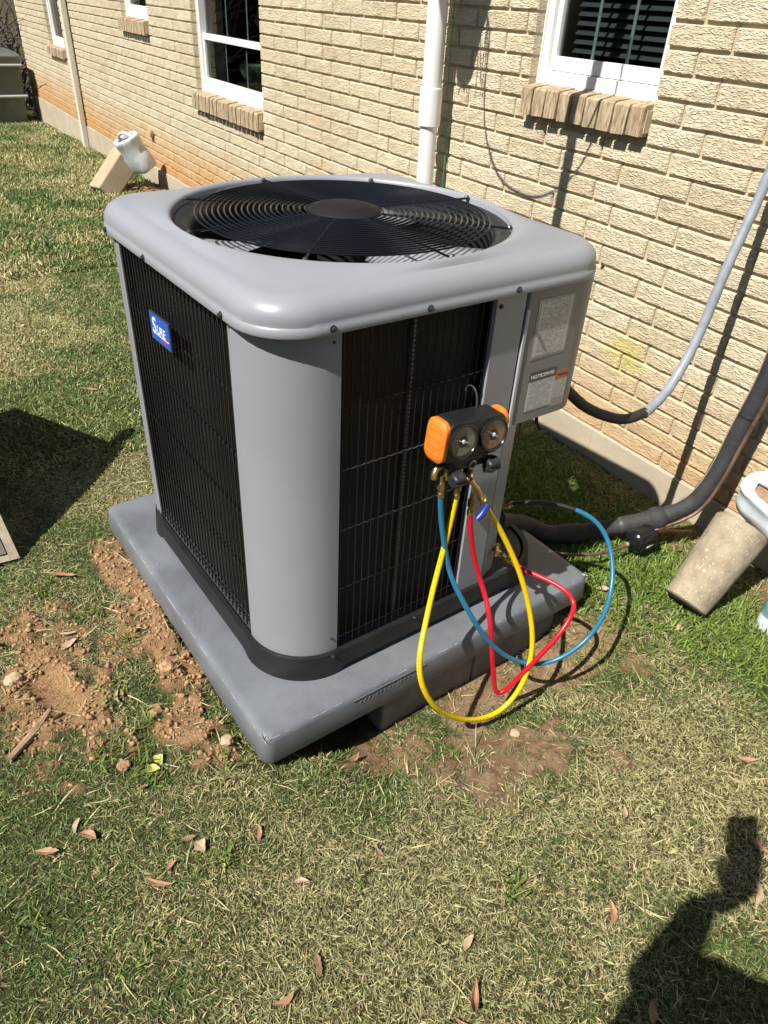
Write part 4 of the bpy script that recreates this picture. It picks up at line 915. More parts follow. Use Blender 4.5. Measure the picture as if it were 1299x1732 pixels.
t.links.new(sg.outputs[0], ml.inputs[0]); t.links.new(sel.outputs[0], ml.inputs[1]); c = mix(t, ml.outputs[0], base.outputs[0], (.60, .50, .34))
vo2 = t.nodes.new('ShaderNodeTexVoronoi'); vo2.inputs['Scale'].default_value = 38; t.links.new(tc.outputs['Object'], vo2.inputs['Vector'])
sg2 = ramp(t, vo2.outputs['Distance'], [(.10, (1, 1, 1)), (.22, (0, 0, 0))]); sel2 = ramp(t, vo2.outputs['Color'], [(.68, (0, 0, 0)), (.72, (1, 1, 1))]); ml2 = t.nodes.new('ShaderNodeMath'); ml2.operation = 'MULTIPLY'; t.links.new(sg2.outputs[0], ml2.inputs[0]); t.links.new(sel2.outputs[0], ml2.inputs[1]); c = mix(t, ml2.outputs[0], c, (.74, .66, .42))
t.links.new(c, p.inputs['Base Color'])
bb = t.nodes.new('ShaderNodeBump'); bb.inputs['Strength'].default_value = 1; bb.inputs['Distance'].default_value = .007; t.links.new(noise(t, tc.outputs['Object'], 60, 8, .75).outputs['Fac'], bb.inputs['Height']); t.links.new(bb.outputs[0], p.inputs['Normal'])
A = Vector((.790, -.438, -.085)); Bp = Vector((.768, -.235, .118)); ax = (Bp-A).normalized(); Ln = (Bp-A).length
cy = bpy.data.objects.new('concrete_cylinder', None); COL.objects.link(cy); cy.matrix_world = Matrix.Translation(A) @ ax.to_track_quat('Z', 'Y').to_matrix().to_4x4()
tag(cy, 'tan concrete cylinder leaning toward the wall with pale stone specks', 'concrete cylinder')
mb = MB(); mb.lathe([(.001, 0), (.062, 0), (.067, .004), (.069, .03), (.076, Ln*.5), (.083, Ln-.006), (.078, Ln), (.001, Ln)], 40, cap=False); mb.build('cylinder_body', CYL, cy, smooth=True)
# white jugs cut open, with soil inside
JUG = mat('jug_white', (.55, .60, .64), .42, var=.16, vscale=9, bump=.2, bscale=14, bdist=.004)
SOIL = mat('jug_soil', (.24, .16, .10), .95, col2=(.34, .24, .16), vscale=40, bump=.8, bscale=90, bdist=.004)
def jug(M, label, sx=.095, sy=.075, H=.26):
    j = bpy.data.objects.new('plastic_jug', None); COL.objects.link(j); j.matrix_world = M; tag(j, label, 'plastic jug')
    def ring(z, ax_, ay, cx=0): return [(cx+ax_*math.copysign(abs(math.cos(a))**.62, math.cos(a)), ay*math.copysign(abs(math.sin(a))**.62, math.sin(a)), z) for a in np.linspace(0, 2*math.pi, 41)[:-1]]
    mb = MB(); mb.loops([ring(.0, sx*.8, sy*.8), ring(.006, sx*.95, sy*.94), ring(.03, sx, sy), ring(H*.45, sx*1.0, sy), ring(H*.55, sx*.93, sy*.92), ring(H*.85, sx*1.0, sy*.98), ring(H*.93, sx*1.03, sy*1.02), ring(H*.985, sx*1.0, sy*.98), ring(H, sx*.93, sy*.90), ring(H*1.0, sx*.74, sy*.70), ring(H*.97, sx*.70, sy*.66), ring(H*.90, sx*.70, sy*.66)], capa=True)
    from mathutils import noise as mn
    mb.v = [tuple(Vector(v)+mn.noise_vector(Vector(v)*16+Vector((sx*40, 0, 0)))*.010+mn.noise_vector(Vector(v)*45)*.003) for v in mb.v]; mb.build('jug_body', JUG, j, smooth=True, auto=60)
    mb = MB(); mb.loops([ring(H*.915, sx*.69, sy*.655), ring(H*.935, sx*.4, sy*.35), ring(H*.93, sx*.1, sy*.1)], capb=True); mb.build('soil_fill', SOIL, j, smooth=True)
    mb = MB(); mb.tube(smoothp(spline([(-sx*.86, 0, H*.99), (-sx*.4, 0, H*1.10), (sx*.2, 0, H*1.12), (sx*.86, 0, H*.99)], 8), 2), [.013]*25, 12); mb.build('handle', JUG, j, smooth=True)
    return j
ja = Vector((-.30, .22, .93)).normalized()
jug(Matrix.Translation((.830, -.165, .140)) @ Matrix.Rotation(-.05, 4, 'Z') @ Matrix.Rotation(.10, 4, 'Y') @ Matrix.Rotation(.22, 4, 'X'), 'white plastic jug cut open and filled with soil, resting on top of the concrete cylinder', .135, .078, .105)
bt = root('plastic_bottle', (1.0, -.225, -.13), 'white bottle with a teal label band behind the concrete cylinder at the right edge', 'bottle')
mb = MB(); mb.loops([[(p_[0], p_[1], z) for p_ in rrect(w3_, .035, nc=6, ns=3)] for w3_, z in ((.062, 0), (.07, .008), (.07, .05), (.068, .055), (.068, .14), (.07, .145), (.07, .17), (.05, .205), (.022, .222), (.022, .235))], capa=True, capb=True); mb.build('bottle_body', JUG, bt, smooth=True)
mb = MB(); mb.loops([[(p_[0], p_[1], z) for p_ in rrect(.0692, .035, nc=6, ns=3)] for z in (.062, .132)]); mb.build('label_band', mat('teal_label', (.04, .22, .24), .4, col2=(.35, .45, .46), vscale=12), bt, smooth=True)
BLKC = mat('concrete_slab', (.36, .29, .19), .92, col2=(.44, .36, .25), vscale=10, bump=.5, bscale=40)
# far leaning slab and its jug
A = Vector((-5.50, -.50, -.17)); Bp = Vector((-5.60, -.24, .10)); d_ = Bp-A; ax = d_.normalized(); L_ = d_.length
sl_ = bpy.data.objects.new('concrete_slab', None); COL.objects.link(sl_); q = Matrix((Vector((1, 0, 0)), ax.cross(Vector((1, 0, 0))).normalized(), ax)).transposed().to_4x4()
sl_.matrix_world = Matrix.Translation(A) @ q; tag(sl_, 'tan concrete slab leaning on the wall foundation beside the far jug', 'concrete slab')
mb = MB(); mb.box((-.15, -.09, -.03), (.15, .09, L_)); mb.build('slab_body', BLKC, sl_, bevel=.012)
jug(Matrix.Translation((-5.27, -.17, .03)) @ Matrix.Rotation(.35, 4, 'Z') @ Matrix.Rotation(-.22, 4, 'Y') @ Matrix.Rotation(.45, 4, 'X'), 'dirty white plastic jug on the leaning slab against the far wall', .118, .088, .29)
# ------------------------------------------------------------------ far bin, stack at the wall end
BIN = mat('bin_grey_green', (.13, .145, .12), .5, var=.15, vscale=3)
bn = root('storage_bin', (-11.0, -.75, -.33), 'grey green lidded storage bin with white pipe rails at the far end of the lawn', 'storage bin')
mb = MB(); mb.loops([[(p_[0], p_[1], z) for p_ in rrect(hx, .06, hy=hy__, nc=5, ns=4)] for hx, hy__, z in ((.42, .55, 0), (.45, .58, .35), (.46, .60, .70))], capa=True, capb=True); mb.build('bin_body', BIN, bn, smooth=True)
mb = MB(); mb.loops([[(p_[0], p_[1], z) for p_ in rrect(hx, .07, hy=hy__, nc=5, ns=4)] for hx, hy__, z in ((.47, .61, .70), (.48, .62, .72), (.48, .62, .80), (.44, .58, .84))], capa=True, capb=True); mb.build('lid', BIN, bn, smooth=True)
for z, r_ in ((.69, .018), (.33, .02)):
    mb = MB(); mb.tube([(.49, -.62, z), (.49, .60, z+.01)], r_, 10); mb.build('pipe_rail', mat('pipe_pale', (.38, .40, .37), .5), bn, smooth=True)
for y in (-.3, .1):
    mb = MB(); mb.box((.455, y-.05, .0), (.485, y+.05, .68)); mb.build('strap_panel', mat('bin_dark', (.06, .07, .055), .6), bn, bevel=.004)
mb = MB(); mb.tube([(.10+.18*math.cos(a), -.1+.22*math.sin(a), .85) for a in np.linspace(0, 2*math.pi, 30)[:-1]], .010, 6, closed=True); mb.build('cord_loop', mat('cord_pale', (.45, .46, .42), .6), bn, smooth=True)
# ------------------------------------------------------------------ bare brush behind the bin
BR = mat('bare_twig', (.13, .10, .085), .9)
for bi, (bx, by, lab) in enumerate(((-13.2, -.6, 'bare tangled bush behind the storage bin, nearer the house'), (-14.0, -2.2, 'bare tangled bush behind the storage bin, farther out on the lawn'))):
    bs = root('bare_bush', (bx, by, -.4), lab, 'bush'); mb = MB(); r = random.Random(bi)
    for i in range(260):
        p_ = Vector((bx+r.gauss(0, .5), by+r.gauss(0, .6), -.4)); v = Vector((r.gauss(0, .35), r.gauss(0, .35), 1)); P_ = [p_.copy()]
        for k in range(7): v += Vector((r.gauss(0, .35), r.gauss(0, .35), r.gauss(-.05, .2))); p_ = p_+v*.25; P_.append(p_.copy())
        mb.tube(P_, [.016*(1-k/9) for k in range(8)], 4, cap=False)
    wmesh(mb, 'branches', BR, bs); bs.children[-1]['kind'] = 'stuff'
HG = mat('hedge_leaf', (.022, .036, .014), .7)  # unseen hedge added so the window panes reflect something dark
hd = root('reflection_hedge', (-3, -10, -.3), 'unseen dark hedge added behind the photographer to darken the reflections in the panes', 'hedge'); g = np.random.default_rng(5); mb = MB()
for i in range(9000):
    u = g.random()*34; c0 = Vector((-17, -3.2-u, 0)) if u < 7 else Vector((-17+(u-7), -10.2, 0)); c0 += Vector((g.normal(0, .45), g.normal(0, .45), g.uniform(-.4, 3.1+.5*math.sin(u*1.3)))); a = Vector(g.normal(0, .17, 3)); b_ = Vector(g.normal(0, .17, 3)); mb.add([c0-a, c0+b_, c0+a, c0-b_], [(0, 1, 2, 3)])
wmesh(mb, 'foliage', HG, hd); hd.children[-1]['kind'] = 'stuff'
# ------------------------------------------------------------------ rimmed bin tipped at left edge
BEI = mat('beige_tub', (.46, .39, .29), .6, var=.2, vscale=25, bump=.3, bscale=40); INN = mat('tub_inside', (.10, .09, .08), .7)
A = Vector((-.43, -2.11, -.125)); Bv = Vector((-.85, -2.20, .60)); C_ = Vector((-.415, -2.55, -.10))
e1 = (Bv-A); e2 = (C_-A); nrm = e2.cross(e1).normalized()
if nrm.x < 0: nrm = -nrm
dep = -nrm*.64
tb = root('tipped_tub', tuple(A), 'beige rimmed tub tipped on its side at the left edge of the lawn', 'tub')
def quadbox(name, o, a, b_, c, m_): 
    mb = MB(); mb.add([o, o+a, o+a+b_, o+b_, o+c, o+a+c, o+a+b_+c, o+b_+c], [(0, 1, 2, 3), (4, 5, 6, 7), (0, 1, 5, 4), (1, 2, 6, 5), (2, 3, 7, 6), (3, 0, 4, 7)]); return wmesh(mb, name, m_, tb)
u1 = e1.normalized(); u2 = e2.normalized(); w_ = .018
quadbox('side_panel', A, e1, u2*w_*.6, dep, BEI); quadbox('side_panel', A+e2-u2*w_*.6, e1, u2*w_*.6, dep, BEI)
quadbox('side_panel', A+u2*w_*.62, u1*w_*.6, e2-u2*w_*1.24, dep, BEI); quadbox('side_panel', Bv+u2*w_*.62-u1*w_*.6, u1*w_*.6, e2-u2*w_*1.24, dep, BEI)
quadbox('back_panel', A+dep*1.001, e1, e2, dep.normalized()*.012, INN); quadbox('inner_tray', A+dep*.05+u1*.02+u2*.02, e1-u1*.04, e2-u2*.04, dep.normalized()*.01, mat('tray_grey', (.17, .15, .13), .7))
quadbox('rim', A+nrm*.001-u2*.008, e1, u2*(w_+.008), nrm*.012, BEI); quadbox('rim', A+e2+nrm*.001-u2*w_, e1, u2*w_, nrm*.012, BEI)
quadbox('rim', A+nrm*.001+u2*(w_+.001), u1*w_, e2-u2*(2*w_+.002), nrm*.012, BEI); quadbox('rim', Bv+nrm*.001+u2*(w_+.001)-u1*w_, u1*w_, e2-u2*(2*w_+.002), nrm*.012, BEI)
quadbox('handle', Bv+u1*.001, u1*.16, u2*.05, -nrm*.03, BEI)
# ------------------------------------------------------------------ unseen casters added above the frame, shaped to throw shadows on the wall
PIPE = mat('mast_grey', (.3, .3, .3), .5)
o = root('shadow_pole', (-.335, -.42, 2.36), 'unseen slanting pole added above the frame to throw the shadow band crossing the near window', 'pole')
mb = MB(); mb.tube([(-.342, -.41, 2.40), (-.337, -.55, 1.89), (-.322, -.69, 1.40)], .024, 12); wmesh(mb, 'pole_tube', PIPE, o, smooth=True)
hp = root('shadow_pot', (-1.05, -.62, 1.95), 'unseen pot with trailing stems added above the frame to throw the shadow beside the drain pipe', 'hanging pot')
c0 = Vector((-1.105+.1876*.55, -.55, 1.40+.55*1.2757))  # pot added out of view to cast the patch beside the drain pipe
mb = MB(); mb.lathe([(.001, -.30), (.055, -.26), (.085, -.12), (.12, -.02), (.14, .12), (.001, .12)], 20, Matrix.Translation(c0), cap=False); wmesh(mb, 'pot', mat('pot', (.12, .09, .07), .8), hp, smooth=True)
r = random.Random(3)
for i in range(9):
    a = Vector((c0.x+r.uniform(-.04, .11), c0.y+r.uniform(-.03, .03), c0.z-.1)); mb = MB(); mb.tube(spline([a, a+Vector((r.uniform(0, .03), 0, -.12)), a+Vector((r.uniform(-.01, .05), 0, -.20-r.uniform(0, .07)))], 5), .0028, 5); wmesh(mb, 'stem', mat('stem', (.08, .10, .04), .8), hp)
oc = root('overhead_cable', (-.8, -.5, 2), 'thin cable loop above the frame, its curved shadow on the bricks', 'cable')
wire = [(-1.027, 1.46), (-1.027, 1.373), (-.975, 1.263), (-.967, 1.085), (-.925, .921), (-.808, .786), (-.635, .749), (-.494, .792), (-.394, .883), (-.334, 1.026), (-.318, 1.12), (-.33, 1.4)]
mb = MB(); D_ = .56; mb.tube(spline([(x+.1876*D_, -D_, z+1.2757*D_) for x, z in wire], 8), .0045, 6); wmesh(mb, 'cable_loop', BLACK, oc, smooth=True)
# ------------------------------------------------------------------ photographer (casts the shadow at lower right)
pr = root('person', (1.84, -2.38, -.14), 'person in dark clothes holding up a phone to take the picture', 'person')
def skin(name, verts, edges, rad, m_, rootv=0, lv=2):
    me = bpy.data.meshes.new(name); L0 = Vector(pr.location); me.from_pydata([tuple(Vector(v)-L0) for v in verts], edges, []); o = bpy.data.objects.new(name, me); COL.objects.link(o); o.parent = pr
    o.modifiers.new('skin', 'SKIN'); sv = me.skin_vertices[0].data
    for i, q in enumerate(rad): sv[i].radius = q if isinstance(q, tuple) else (q, q)
    sv[rootv].use_root = True; s_ = o.modifiers.new('sub', 'SUBSURF'); s_.levels = lv; s_.render_levels = lv; me.materials.append(m_)
    return o
SK = mat('skin', (.42, .25, .17), .55); CL = mat('dark_shirt', (.03, .035, .05), .9, var=.3, vscale=20); JN = mat('jeans', (.03, .05, .10), .9, var=.3, vscale=30); HAIR = mat('hair', (.03, .02, .015), .7); SHOE = mat('boot', (.05, .035, .02), .7)
# one continuous figure: pelvis, spine, head, legs, arms
V = [(1.765,-2.34,.78),(1.755,-2.35,.94),(1.735,-2.35,1.10),(1.765,-2.33,1.22),(1.82,-2.30,1.32),(1.86,-2.26,1.39),(1.885,-2.225,1.48),(1.89,-2.22,1.56),
 (1.68,-2.36,.74),(1.66,-2.36,.40),(1.65,-2.39,-.02),(1.61,-2.29,-.085),(1.85,-2.28,.74),(1.87,-2.27,.40),(1.89,-2.30,-.02),(1.85,-2.21,-.085),
 (1.70,-2.34,1.23),(1.64,-2.31,1.16),(1.625,-2.272,1.05),(1.613,-2.228,1.19),(1.600,-2.207,1.27),
 (1.88,-2.28,1.23),(1.95,-2.26,1.16),(1.99,-2.24,.93),(1.97,-2.18,.72),(1.96,-2.16,.66)]
Ed = [(0,1),(1,2),(2,3),(3,4),(4,5),(5,6),(6,7),(0,8),(8,9),(9,10),(10,11),(0,12),(12,13),(13,14),(14,15),(3,16),(16,17),(17,18),(18,19),(19,20),(3,21),(21,22),(22,23),(23,24),(24,25)]
Ra = [(.145,.12),(.15,.12),(.18,.125),(.155,.11),(.055,.055),(.07,.08),(.085,.10),(.06,.07),.085,.062,.045,.04,.085,.062,.045,.04,.07,.062,.056,.040,.032,.075,.06,.045,.034,.027]
skin('body', V, Ed, Ra, CL)
def hand(w, dirs, palm_c, m_=SK):
    w = Vector(w); pc = Vector(palm_c); vs = [w, pc]; ed = [(0, 1)]; ra = [.022, .026]
    for tip, mid in dirs:
        i = len(vs); vs += [pc*.4+Vector(mid)*.6, Vector(mid), Vector(tip)]; ed += [(1, i), (i, i+1), (i+1, i+2)]; ra += [.010, .009, .008]
    return skin('hand', [tuple(v) for v in vs], ed, ra, m_, 0, 2)
ph_c = CAM+upv*.052-rt*.045-fw*.012
hand((1.600, -2.207, 1.27), [((ph_c+rt*.045-upv*.03-fw*.006+upv*.02*k), (ph_c+rt*.03-upv*.055-fw*.022+upv*.018*k)) for k in range(4)]+[((ph_c-rt*.046+upv*.0-fw*.01), (ph_c-rt*.05-upv*.05-fw*.02))], ph_c-upv*.085-fw*.035)
hand((1.96, -2.16, .66), [((1.945+.002*k, -2.125-.018*k, .495), (1.948, -2.130-.018*k, .535)) for k in range(4)]+[((1.925, -2.115, .56), (1.935, -2.12, .60))], (1.955, -2.155, .595))
mb = MB(); M = Matrix.Translation(Vector((1.887, -2.223, 1.48))-Vector(pr.location)); mb.lathe([(.088, -.03), (.102, .03), (.098, .07), (.07, .105), (.03, .122), (.001, .125)], 24, M, cap=False); mb.lathe([(.100, .03), (.108, .028), (.100, .036)], 24, M, cap=False); mb.box((-.05, .08, .025), (.05, .155, .034), M=M @ Matrix.Rotation(YAW, 4, 'Z')); mb.build('cap', mat('cap', (.03, .03, .035), .8), pr, smooth=True)
# face details
hc_ = Vector((1.888, -2.225, 1.47)); fh = Vector((fw.x, fw.y, 0)).normalized(); rh = Vector((fh.y, -fh.x, 0))
for nm, pts_, r_ in (('nose', [(.092, 0, .01), (.112, 0, -.018)], .012), ('mouth', [(.092, -.022, -.05), (.097, 0, -.052), (.092, .022, -.05)], .006), ('eye', [(.086, -.034, .02), (.088, -.028, .02)], .010), ('eye', [(.086, .034, .02), (.088, .028, .02)], .010), ('ear', [(0, -.088, .02), (0, -.09, -.03)], .012), ('ear', [(0, .088, .02), (0, .09, -.03)], .012)):
    mb = MB(); mb.tube([hc_+fh*a+rh*b_+Vector((0, 0, c)) for a, b_, c in pts_], r_, 10); wmesh(mb, nm, SK, pr, smooth=True)
mb = MB(); mb.tube([hc_+fh*.012+Vector((0, 0, -.085)), hc_+fh*.03+Vector((0, 0, -.05)), hc_+fh*.03+Vector((0, 0, .02)), hc_+fh*.015+Vector((0, 0, .07))], [.04, .066, .076, .06], 20); wmesh(mb, 'face', SK, pr, smooth=True)
for x, y in ((1.63, -2.34), (1.87, -2.25)):
    mb = MB(); M = Matrix.Translation(Vector((x, y, -.135))-Vector(pr.location)) @ Matrix.Rotation(YAW-.9+.9, 4, 'Z'); mb.loops([[(p_[0], p_[1]+.02, z) for p_ in rrect(w2, .035, hy=l2_, nc=5, ns=3)] for w2, l2_, z in ((.048, .135, 0), (.05, .138, .03), (.045, .12, .07), (.038, .06, .11))], capa=True, capb=True); mb.v = [tuple(M @ Vector(v)) for v in mb.v]; mb.build('boot', SHOE, pr, smooth=True)
phn = bpy.data.objects.new('phone', None); COL.objects.link(phn); phn.matrix_world = Matrix.Translation(ph_c) @ Matrix((rt, upv, -fw)).transposed().to_4x4()
tag(phn, 'black phone held up by the photographer', 'phone')
mb = MB(); mb.box((-.030, -.075, -.0045), (.046, .090, .0045)); mb.build('phone_body', BLACK, phn, bevel=.003)
# ------------------------------------------------------------------ grass
def in_solid(x, y):
    # under the pad or behind the wall
    dx = x-UO.x; dy = y-UO.y; c_, s_ = math.cos(UA), math.sin(UA); ux = (c_*dx+s_*dy)/K; uy = (-s_*dx+c_*dy)/K
    return ((np.abs(ux) < .56) & (np.abs(uy) < .56)) | (y > -.012)
def blades(n, xr, yr, L0, L1, W0, W1, seed, dens=None, tiltr=(4, 46), colfun=None, keep=None, name='grass', label='', curl=1.):
    g = np.random.default_rng(seed); x = g.uniform(*xr, n); y = g.uniform(*yr, n)
    k = ~in_solid(x, y)
    # keep what lies in or just outside the picture
    v = np.stack([x-CAM.x, y-CAM.y, -.13-CAM.z+0*x], -1); z = v @ np.array(fw); px = 649.5+FPX*(v @ np.array(rt))/np.maximum(z, .05); py = 866-FPX*(v @ np.array(upv))/np.maximum(z, .05)
    k &= (z > .1) & (px > -330) & (px < 1600) & (py > -60) & (py < 2080)
    if keep is not None: k &= keep(x, y, g)
    x = x[k]; y = y[k]; n = len(x); zz = gzd(x, y)
    az = g.uniform(0, 2*math.pi, n); ti = np.radians(g.uniform(*tiltr, n)); Ln = g.uniform(L0, L1, n)*(.7+.6*g.random(n)); Wd = g.uniform(W0, W1, n)
    d1 = np.stack([np.cos(az)*np.cos(ti), np.sin(az)*np.cos(ti), np.sin(ti)], -1); ti2 = ti-curl*np.radians(g.uniform(0, 38, n)); az2 = az+g.normal(0, .15, n)
    d2 = np.stack([np.cos(az2)*np.cos(ti2), np.sin(az2)*np.cos(ti2), np.sin(ti2)], -1)
    tw = g.uniform(-1.1, 1.1, n); sd = np.stack([-np.sin(az)*np.cos(tw), np.cos(az)*np.cos(tw), np.sin(tw)], -1)
    b0 = np.stack([x, y, zz-.002], -1); mid = b0+d1*(Ln*.5)[:, None]; tip = mid+d2*(Ln*.5)[:, None]
    fl = gzd(tip[:, 0], tip[:, 1])+.002 if n < 600000 else zz; tip[:, 2] = np.maximum(tip[:, 2], fl)
    h = (Wd*.5)[:, None]; V_ = np.stack([b0-sd*h*.8, b0+sd*h*.8, mid+sd*h, mid-sd*h, tip], 1).reshape(-1, 3).astype('f4')
    i = np.arange(n)*5; lo = np.stack([i, i+1, i+2, i+3, i+3, i+2, i+4], -1).ravel().astype('i4')
    st = np.stack([np.arange(n)*7, np.arange(n)*7+4], -1).ravel().astype('i4')
    me = bpy.data.meshes.new(name); me.vertices.add(n*5); me.vertices.foreach_set('co', V_.ravel()); me.loops.add(len(lo)); me.loops.foreach_set('vertex_index', lo)
    me.polygons.add(n*2); me.polygons.foreach_set('loop_start', st); me.update(calc_edges=True)
    C_ = colfun(x, y, g, n); Cv = np.repeat(C_, 5, axis=0); Cv = np.concatenate([Cv, np.ones((len(Cv), 1))], -1).astype('f4')
    a = me.color_attributes.new('Col', 'FLOAT_COLOR', 'POINT'); a.data.foreach_set('color', Cv.ravel())
    me.materials.append(GRASS); o = bpy.data.objects.new(name, me); COL.objects.link(o); tag(o, label, 'grass', kind='stuff'); print(name, n); return o
GRASS = bpy.data.materials.new('grass_blade'); GRASS.use_nodes = True; t = GRASS.node_tree; t.nodes.clear(); out = t.nodes.new('ShaderNodeOutputMaterial')
df = t.nodes.new('ShaderNodeBsdfPrincipled'); df.inputs['Roughness'].default_value = .5; df.inputs['Specular IOR Level'].default_value = .35; tl = t.nodes.new('ShaderNodeBsdfTranslucent'); at_ = attr(t, 'Col'); ms = t.nodes.new('ShaderNodeMixShader'); ms.inputs[0].default_value = .2
t.links.new(at_.outputs['Color'], df.inputs['Base Color']); t.links.new(at_.outputs['Color'], tl.inputs[0]); t.links.new(df.outputs[0], ms.inputs[1]); t.links.new(tl.outputs[0], ms.inputs[2]); t.links.new(ms.outputs[0], out.inputs[0])
STRAW = np.array([.50, .45, .235]); TAN = np.array([.30, .245, .13]); OLIVE = np.array([.22, .245, .080]); GREEN = np.array([.105, .165, .038]); DGREEN = np.array([.045, .10, .025]); LIME = np.array([.22, .30, .055])
def lawn_col(x, y, g, n):
    gr = fbm(x*2.6+4, y*2.6, 3)+.35*(fbm(x*11, y*11, 2)-.5); gr = np.clip((gr-.36)*3.4, 0, 1)
    gr = np.clip(gr*.8+.08+.10*(1-sm(-5, -1.5, x))+.35*sm(-.9, -.3, y)*(x > .3)+.10*np.exp(-((x-.5)/.5)**2-((y+1.95)/.25)**2), 0, 1)
    u = g.random(n); w = g.random(n)[:, None]
    isg = u < gr
    c = np.where((g.random(n) < .55)[:, None], STRAW*(1-w)+TAN*w, STRAW*(1-w)+OLIVE*w)
    cg = np.where((g.random(n) < .5)[:, None], OLIVE*(1-w)+GREEN*w, GREEN*(1-w)+DGREEN*w)
    c = np.where(isg[:, None], cg, c); return c*((.55+.80*g.random(n))*1.0)[:, None]*np.where(x < -.9, 1.22, 1.0)[:, None]
def keep_lawn(lo=1.):
    def f(x, y, g):
        d, h, k = dirt_fields(x, y); pat = fbm(x*6+50, y*6, 3)
        return g.random(len(x)) > np.clip(d*1.2-.12-.25*(k > .45)*fbm(x*16, y*16, 2)*2*(d > 0)+.0, 0, .95)
    return f
blades(660000, (-.9, 1.9), (-2.75, 0), .011, .025, .0013, .0026, 1, keep=keep_lawn(), colfun=lawn_col, name='lawn_grass', label='matted dry and green grass of the near lawn')
blades(190000, (-3.2, -.9), (-2.7, 0), .016, .032, .0022, .0042, 2, keep=keep_lawn(), colfun=lawn_col, name='lawn_grass', label='matted dry and green grass left of the condenser', tiltr=(15, 65))
blades(260000, (-12.5, -3.2), (-3.2, 0), .030, .055, .006, .010, 3, keep=keep_lawn(), colfun=lawn_col, name='lawn_grass', label='greener grass of the far lawn along the house', tiltr=(20, 75))
def lush(x, y, g, n): w = g.random(n)[:, None]; return (LIME*(1-w)+GREEN*w)*(.7+.6*g.random(n))[:, None]
def keep_lush(x, y, g):
    m_ = np.exp(-((x-.62)/.28)**2-((y+.42)/.16)**2)+np.exp(-((x-.95)/.16)**2-((y+.36)/.12)**2)+.8*np.exp(-((x-.1)/.5)**2-((y+.45)/.25)**2)+.7*sm(-.10, -.02, y)*(x < -2)
    return g.random(len(x)) < m_*fbm(x*9, y*9, 3)*1.5
blades(90000, (-.5, 1.5), (-.85, 0), .020, .045, .0030, .006, 4, keep=keep_lush, colfun=lush, name='lush_grass', label='bright green weedy grass between the pad, the wall and the concrete cylinder', tiltr=(25, 80))
TUFT = [(.80, -1.93), (.40, -1.97), (.28, -2.02), (.55, -1.72), (.90, -2.14), (.73, -2.30), (.10, -1.93), (-.05, -1.98), (.53, -2.0), (.45, -2.07), (.60, -1.84), (1.0, -1.72), (1.17, -1.45), (-.22, -2.07)]
def keep_t(x, y, g):
    m_ = np.zeros_like(x)
    for cx, cy in TUFT: m_ = np.maximum(m_, np.exp(-((x-cx)**2+(y-cy)**2)/.026**2)*(.35+.6*((cx*37) % 1)))
    return g.random(len(x)) < m_*.38*np.clip(fbm(x*60, y*60, 2)*2.2-.4, 0, 1.5)
blades(160000, (-.3, 1.25), (-2.35, -1.4), .03, .055, .003, .005, 6, keep=keep_t, colfun=lush, name='weed_tufts', label='bright green weed tufts in the near lawn', tiltr=(30, 80), curl=.6)
# long loose straw stalks
def strawc(x, y, g, n): return np.repeat(STRAW[None]*1.15, n, 0)*(.7+.5*g.random(n))[:, None]
blades(5200, (-1.2, 1.9), (-2.75, 0), .04, .075, .0018, .003, 7, colfun=strawc, name='straw_litter', label='loose dry stalks lying over the grass and dirt', tiltr=(2, 18), keep=lambda x, y, g: g.random(len(x)) < .8, curl=.3)
# dirt clods
CLOD = m
CL1 = mat('clay_clod', (.22, .118, .056), .95, col2=(.48, .31, .165), vscale=90, bump=.7, bscale=150, coords='Object')
CL2 = mat('soil_clod', (.15, .10, .065), .95, col2=(.27, .19, .125), vscale=40, bump=.7, bscale=150, coords='Object')
def clods(n, soil, m_, label, seed):
    g = np.random.default_rng(seed); ico = bmesh.new(); bmesh.ops.create_icosphere(ico, subdivisions=1, radius=1); bv_ = np.array([v.co[:] for v in ico.verts]); bf = np.array([[v.index for v in f.verts] for f in ico.faces]); ico.free()
    x = g.uniform(-.5, 1.15, n*12); y = g.uniform(-2.35, -.4, n*12); d, h, k = dirt_fields(x, y); ok = (g.random(n*12) < d*np.where(h > .006, 1, .12)) & (k > .4 if soil else k <= .4) & ~in_solid(x, y); x = x[ok][:n]; y = y[ok][:n]; n = len(x)
    foot = np.exp(-(((x-.19)*.97+(y+2.13)*.24)/.10)**4)*np.exp(-((-(x-.19)*.24+(y+2.13)*.97)/.045)**4); k2 = foot < .5; x = x[k2]; y = y[k2]; n = len(x)
    s = .0006+.0072*g.random(n)**13; V_ = bv_[None]*(s[:, None, None]*g.uniform(.6, 1.3, (n, 1, 3)))*(1+.30*g.normal(0, 1, (n, len(bv_), 1)))
    V_ = V_+np.stack([x, y, gzd(x, y)+s*.15], -1)[:, None]; F = (bf[None]+np.arange(n)[:, None, None]*len(bv_)).reshape(-1, 3)
    me = bpy.data.meshes.new('clods'); me.vertices.add(V_.shape[0]*V_.shape[1]); me.vertices.foreach_set('co', V_.astype('f4').ravel()); me.loops.add(F.size); me.loops.foreach_set('vertex_index', F.ravel().astype('i4')); me.polygons.add(len(F)); me.polygons.foreach_set('loop_start', np.arange(0, F.size, 3, dtype='i4')); me.update(calc_edges=True)
    me.materials.append(m_); o = bpy.data.objects.new('dirt_clods', me); COL.objects.link(o); tag(o, label, 'dirt', kind='stuff'); print('clods', n)
clods(15000, False, CL1, 'loose orange clay crumbs left of the pad', 1); clods(1800, True, CL2, 'brown soil crumbs in front of the pad', 2)
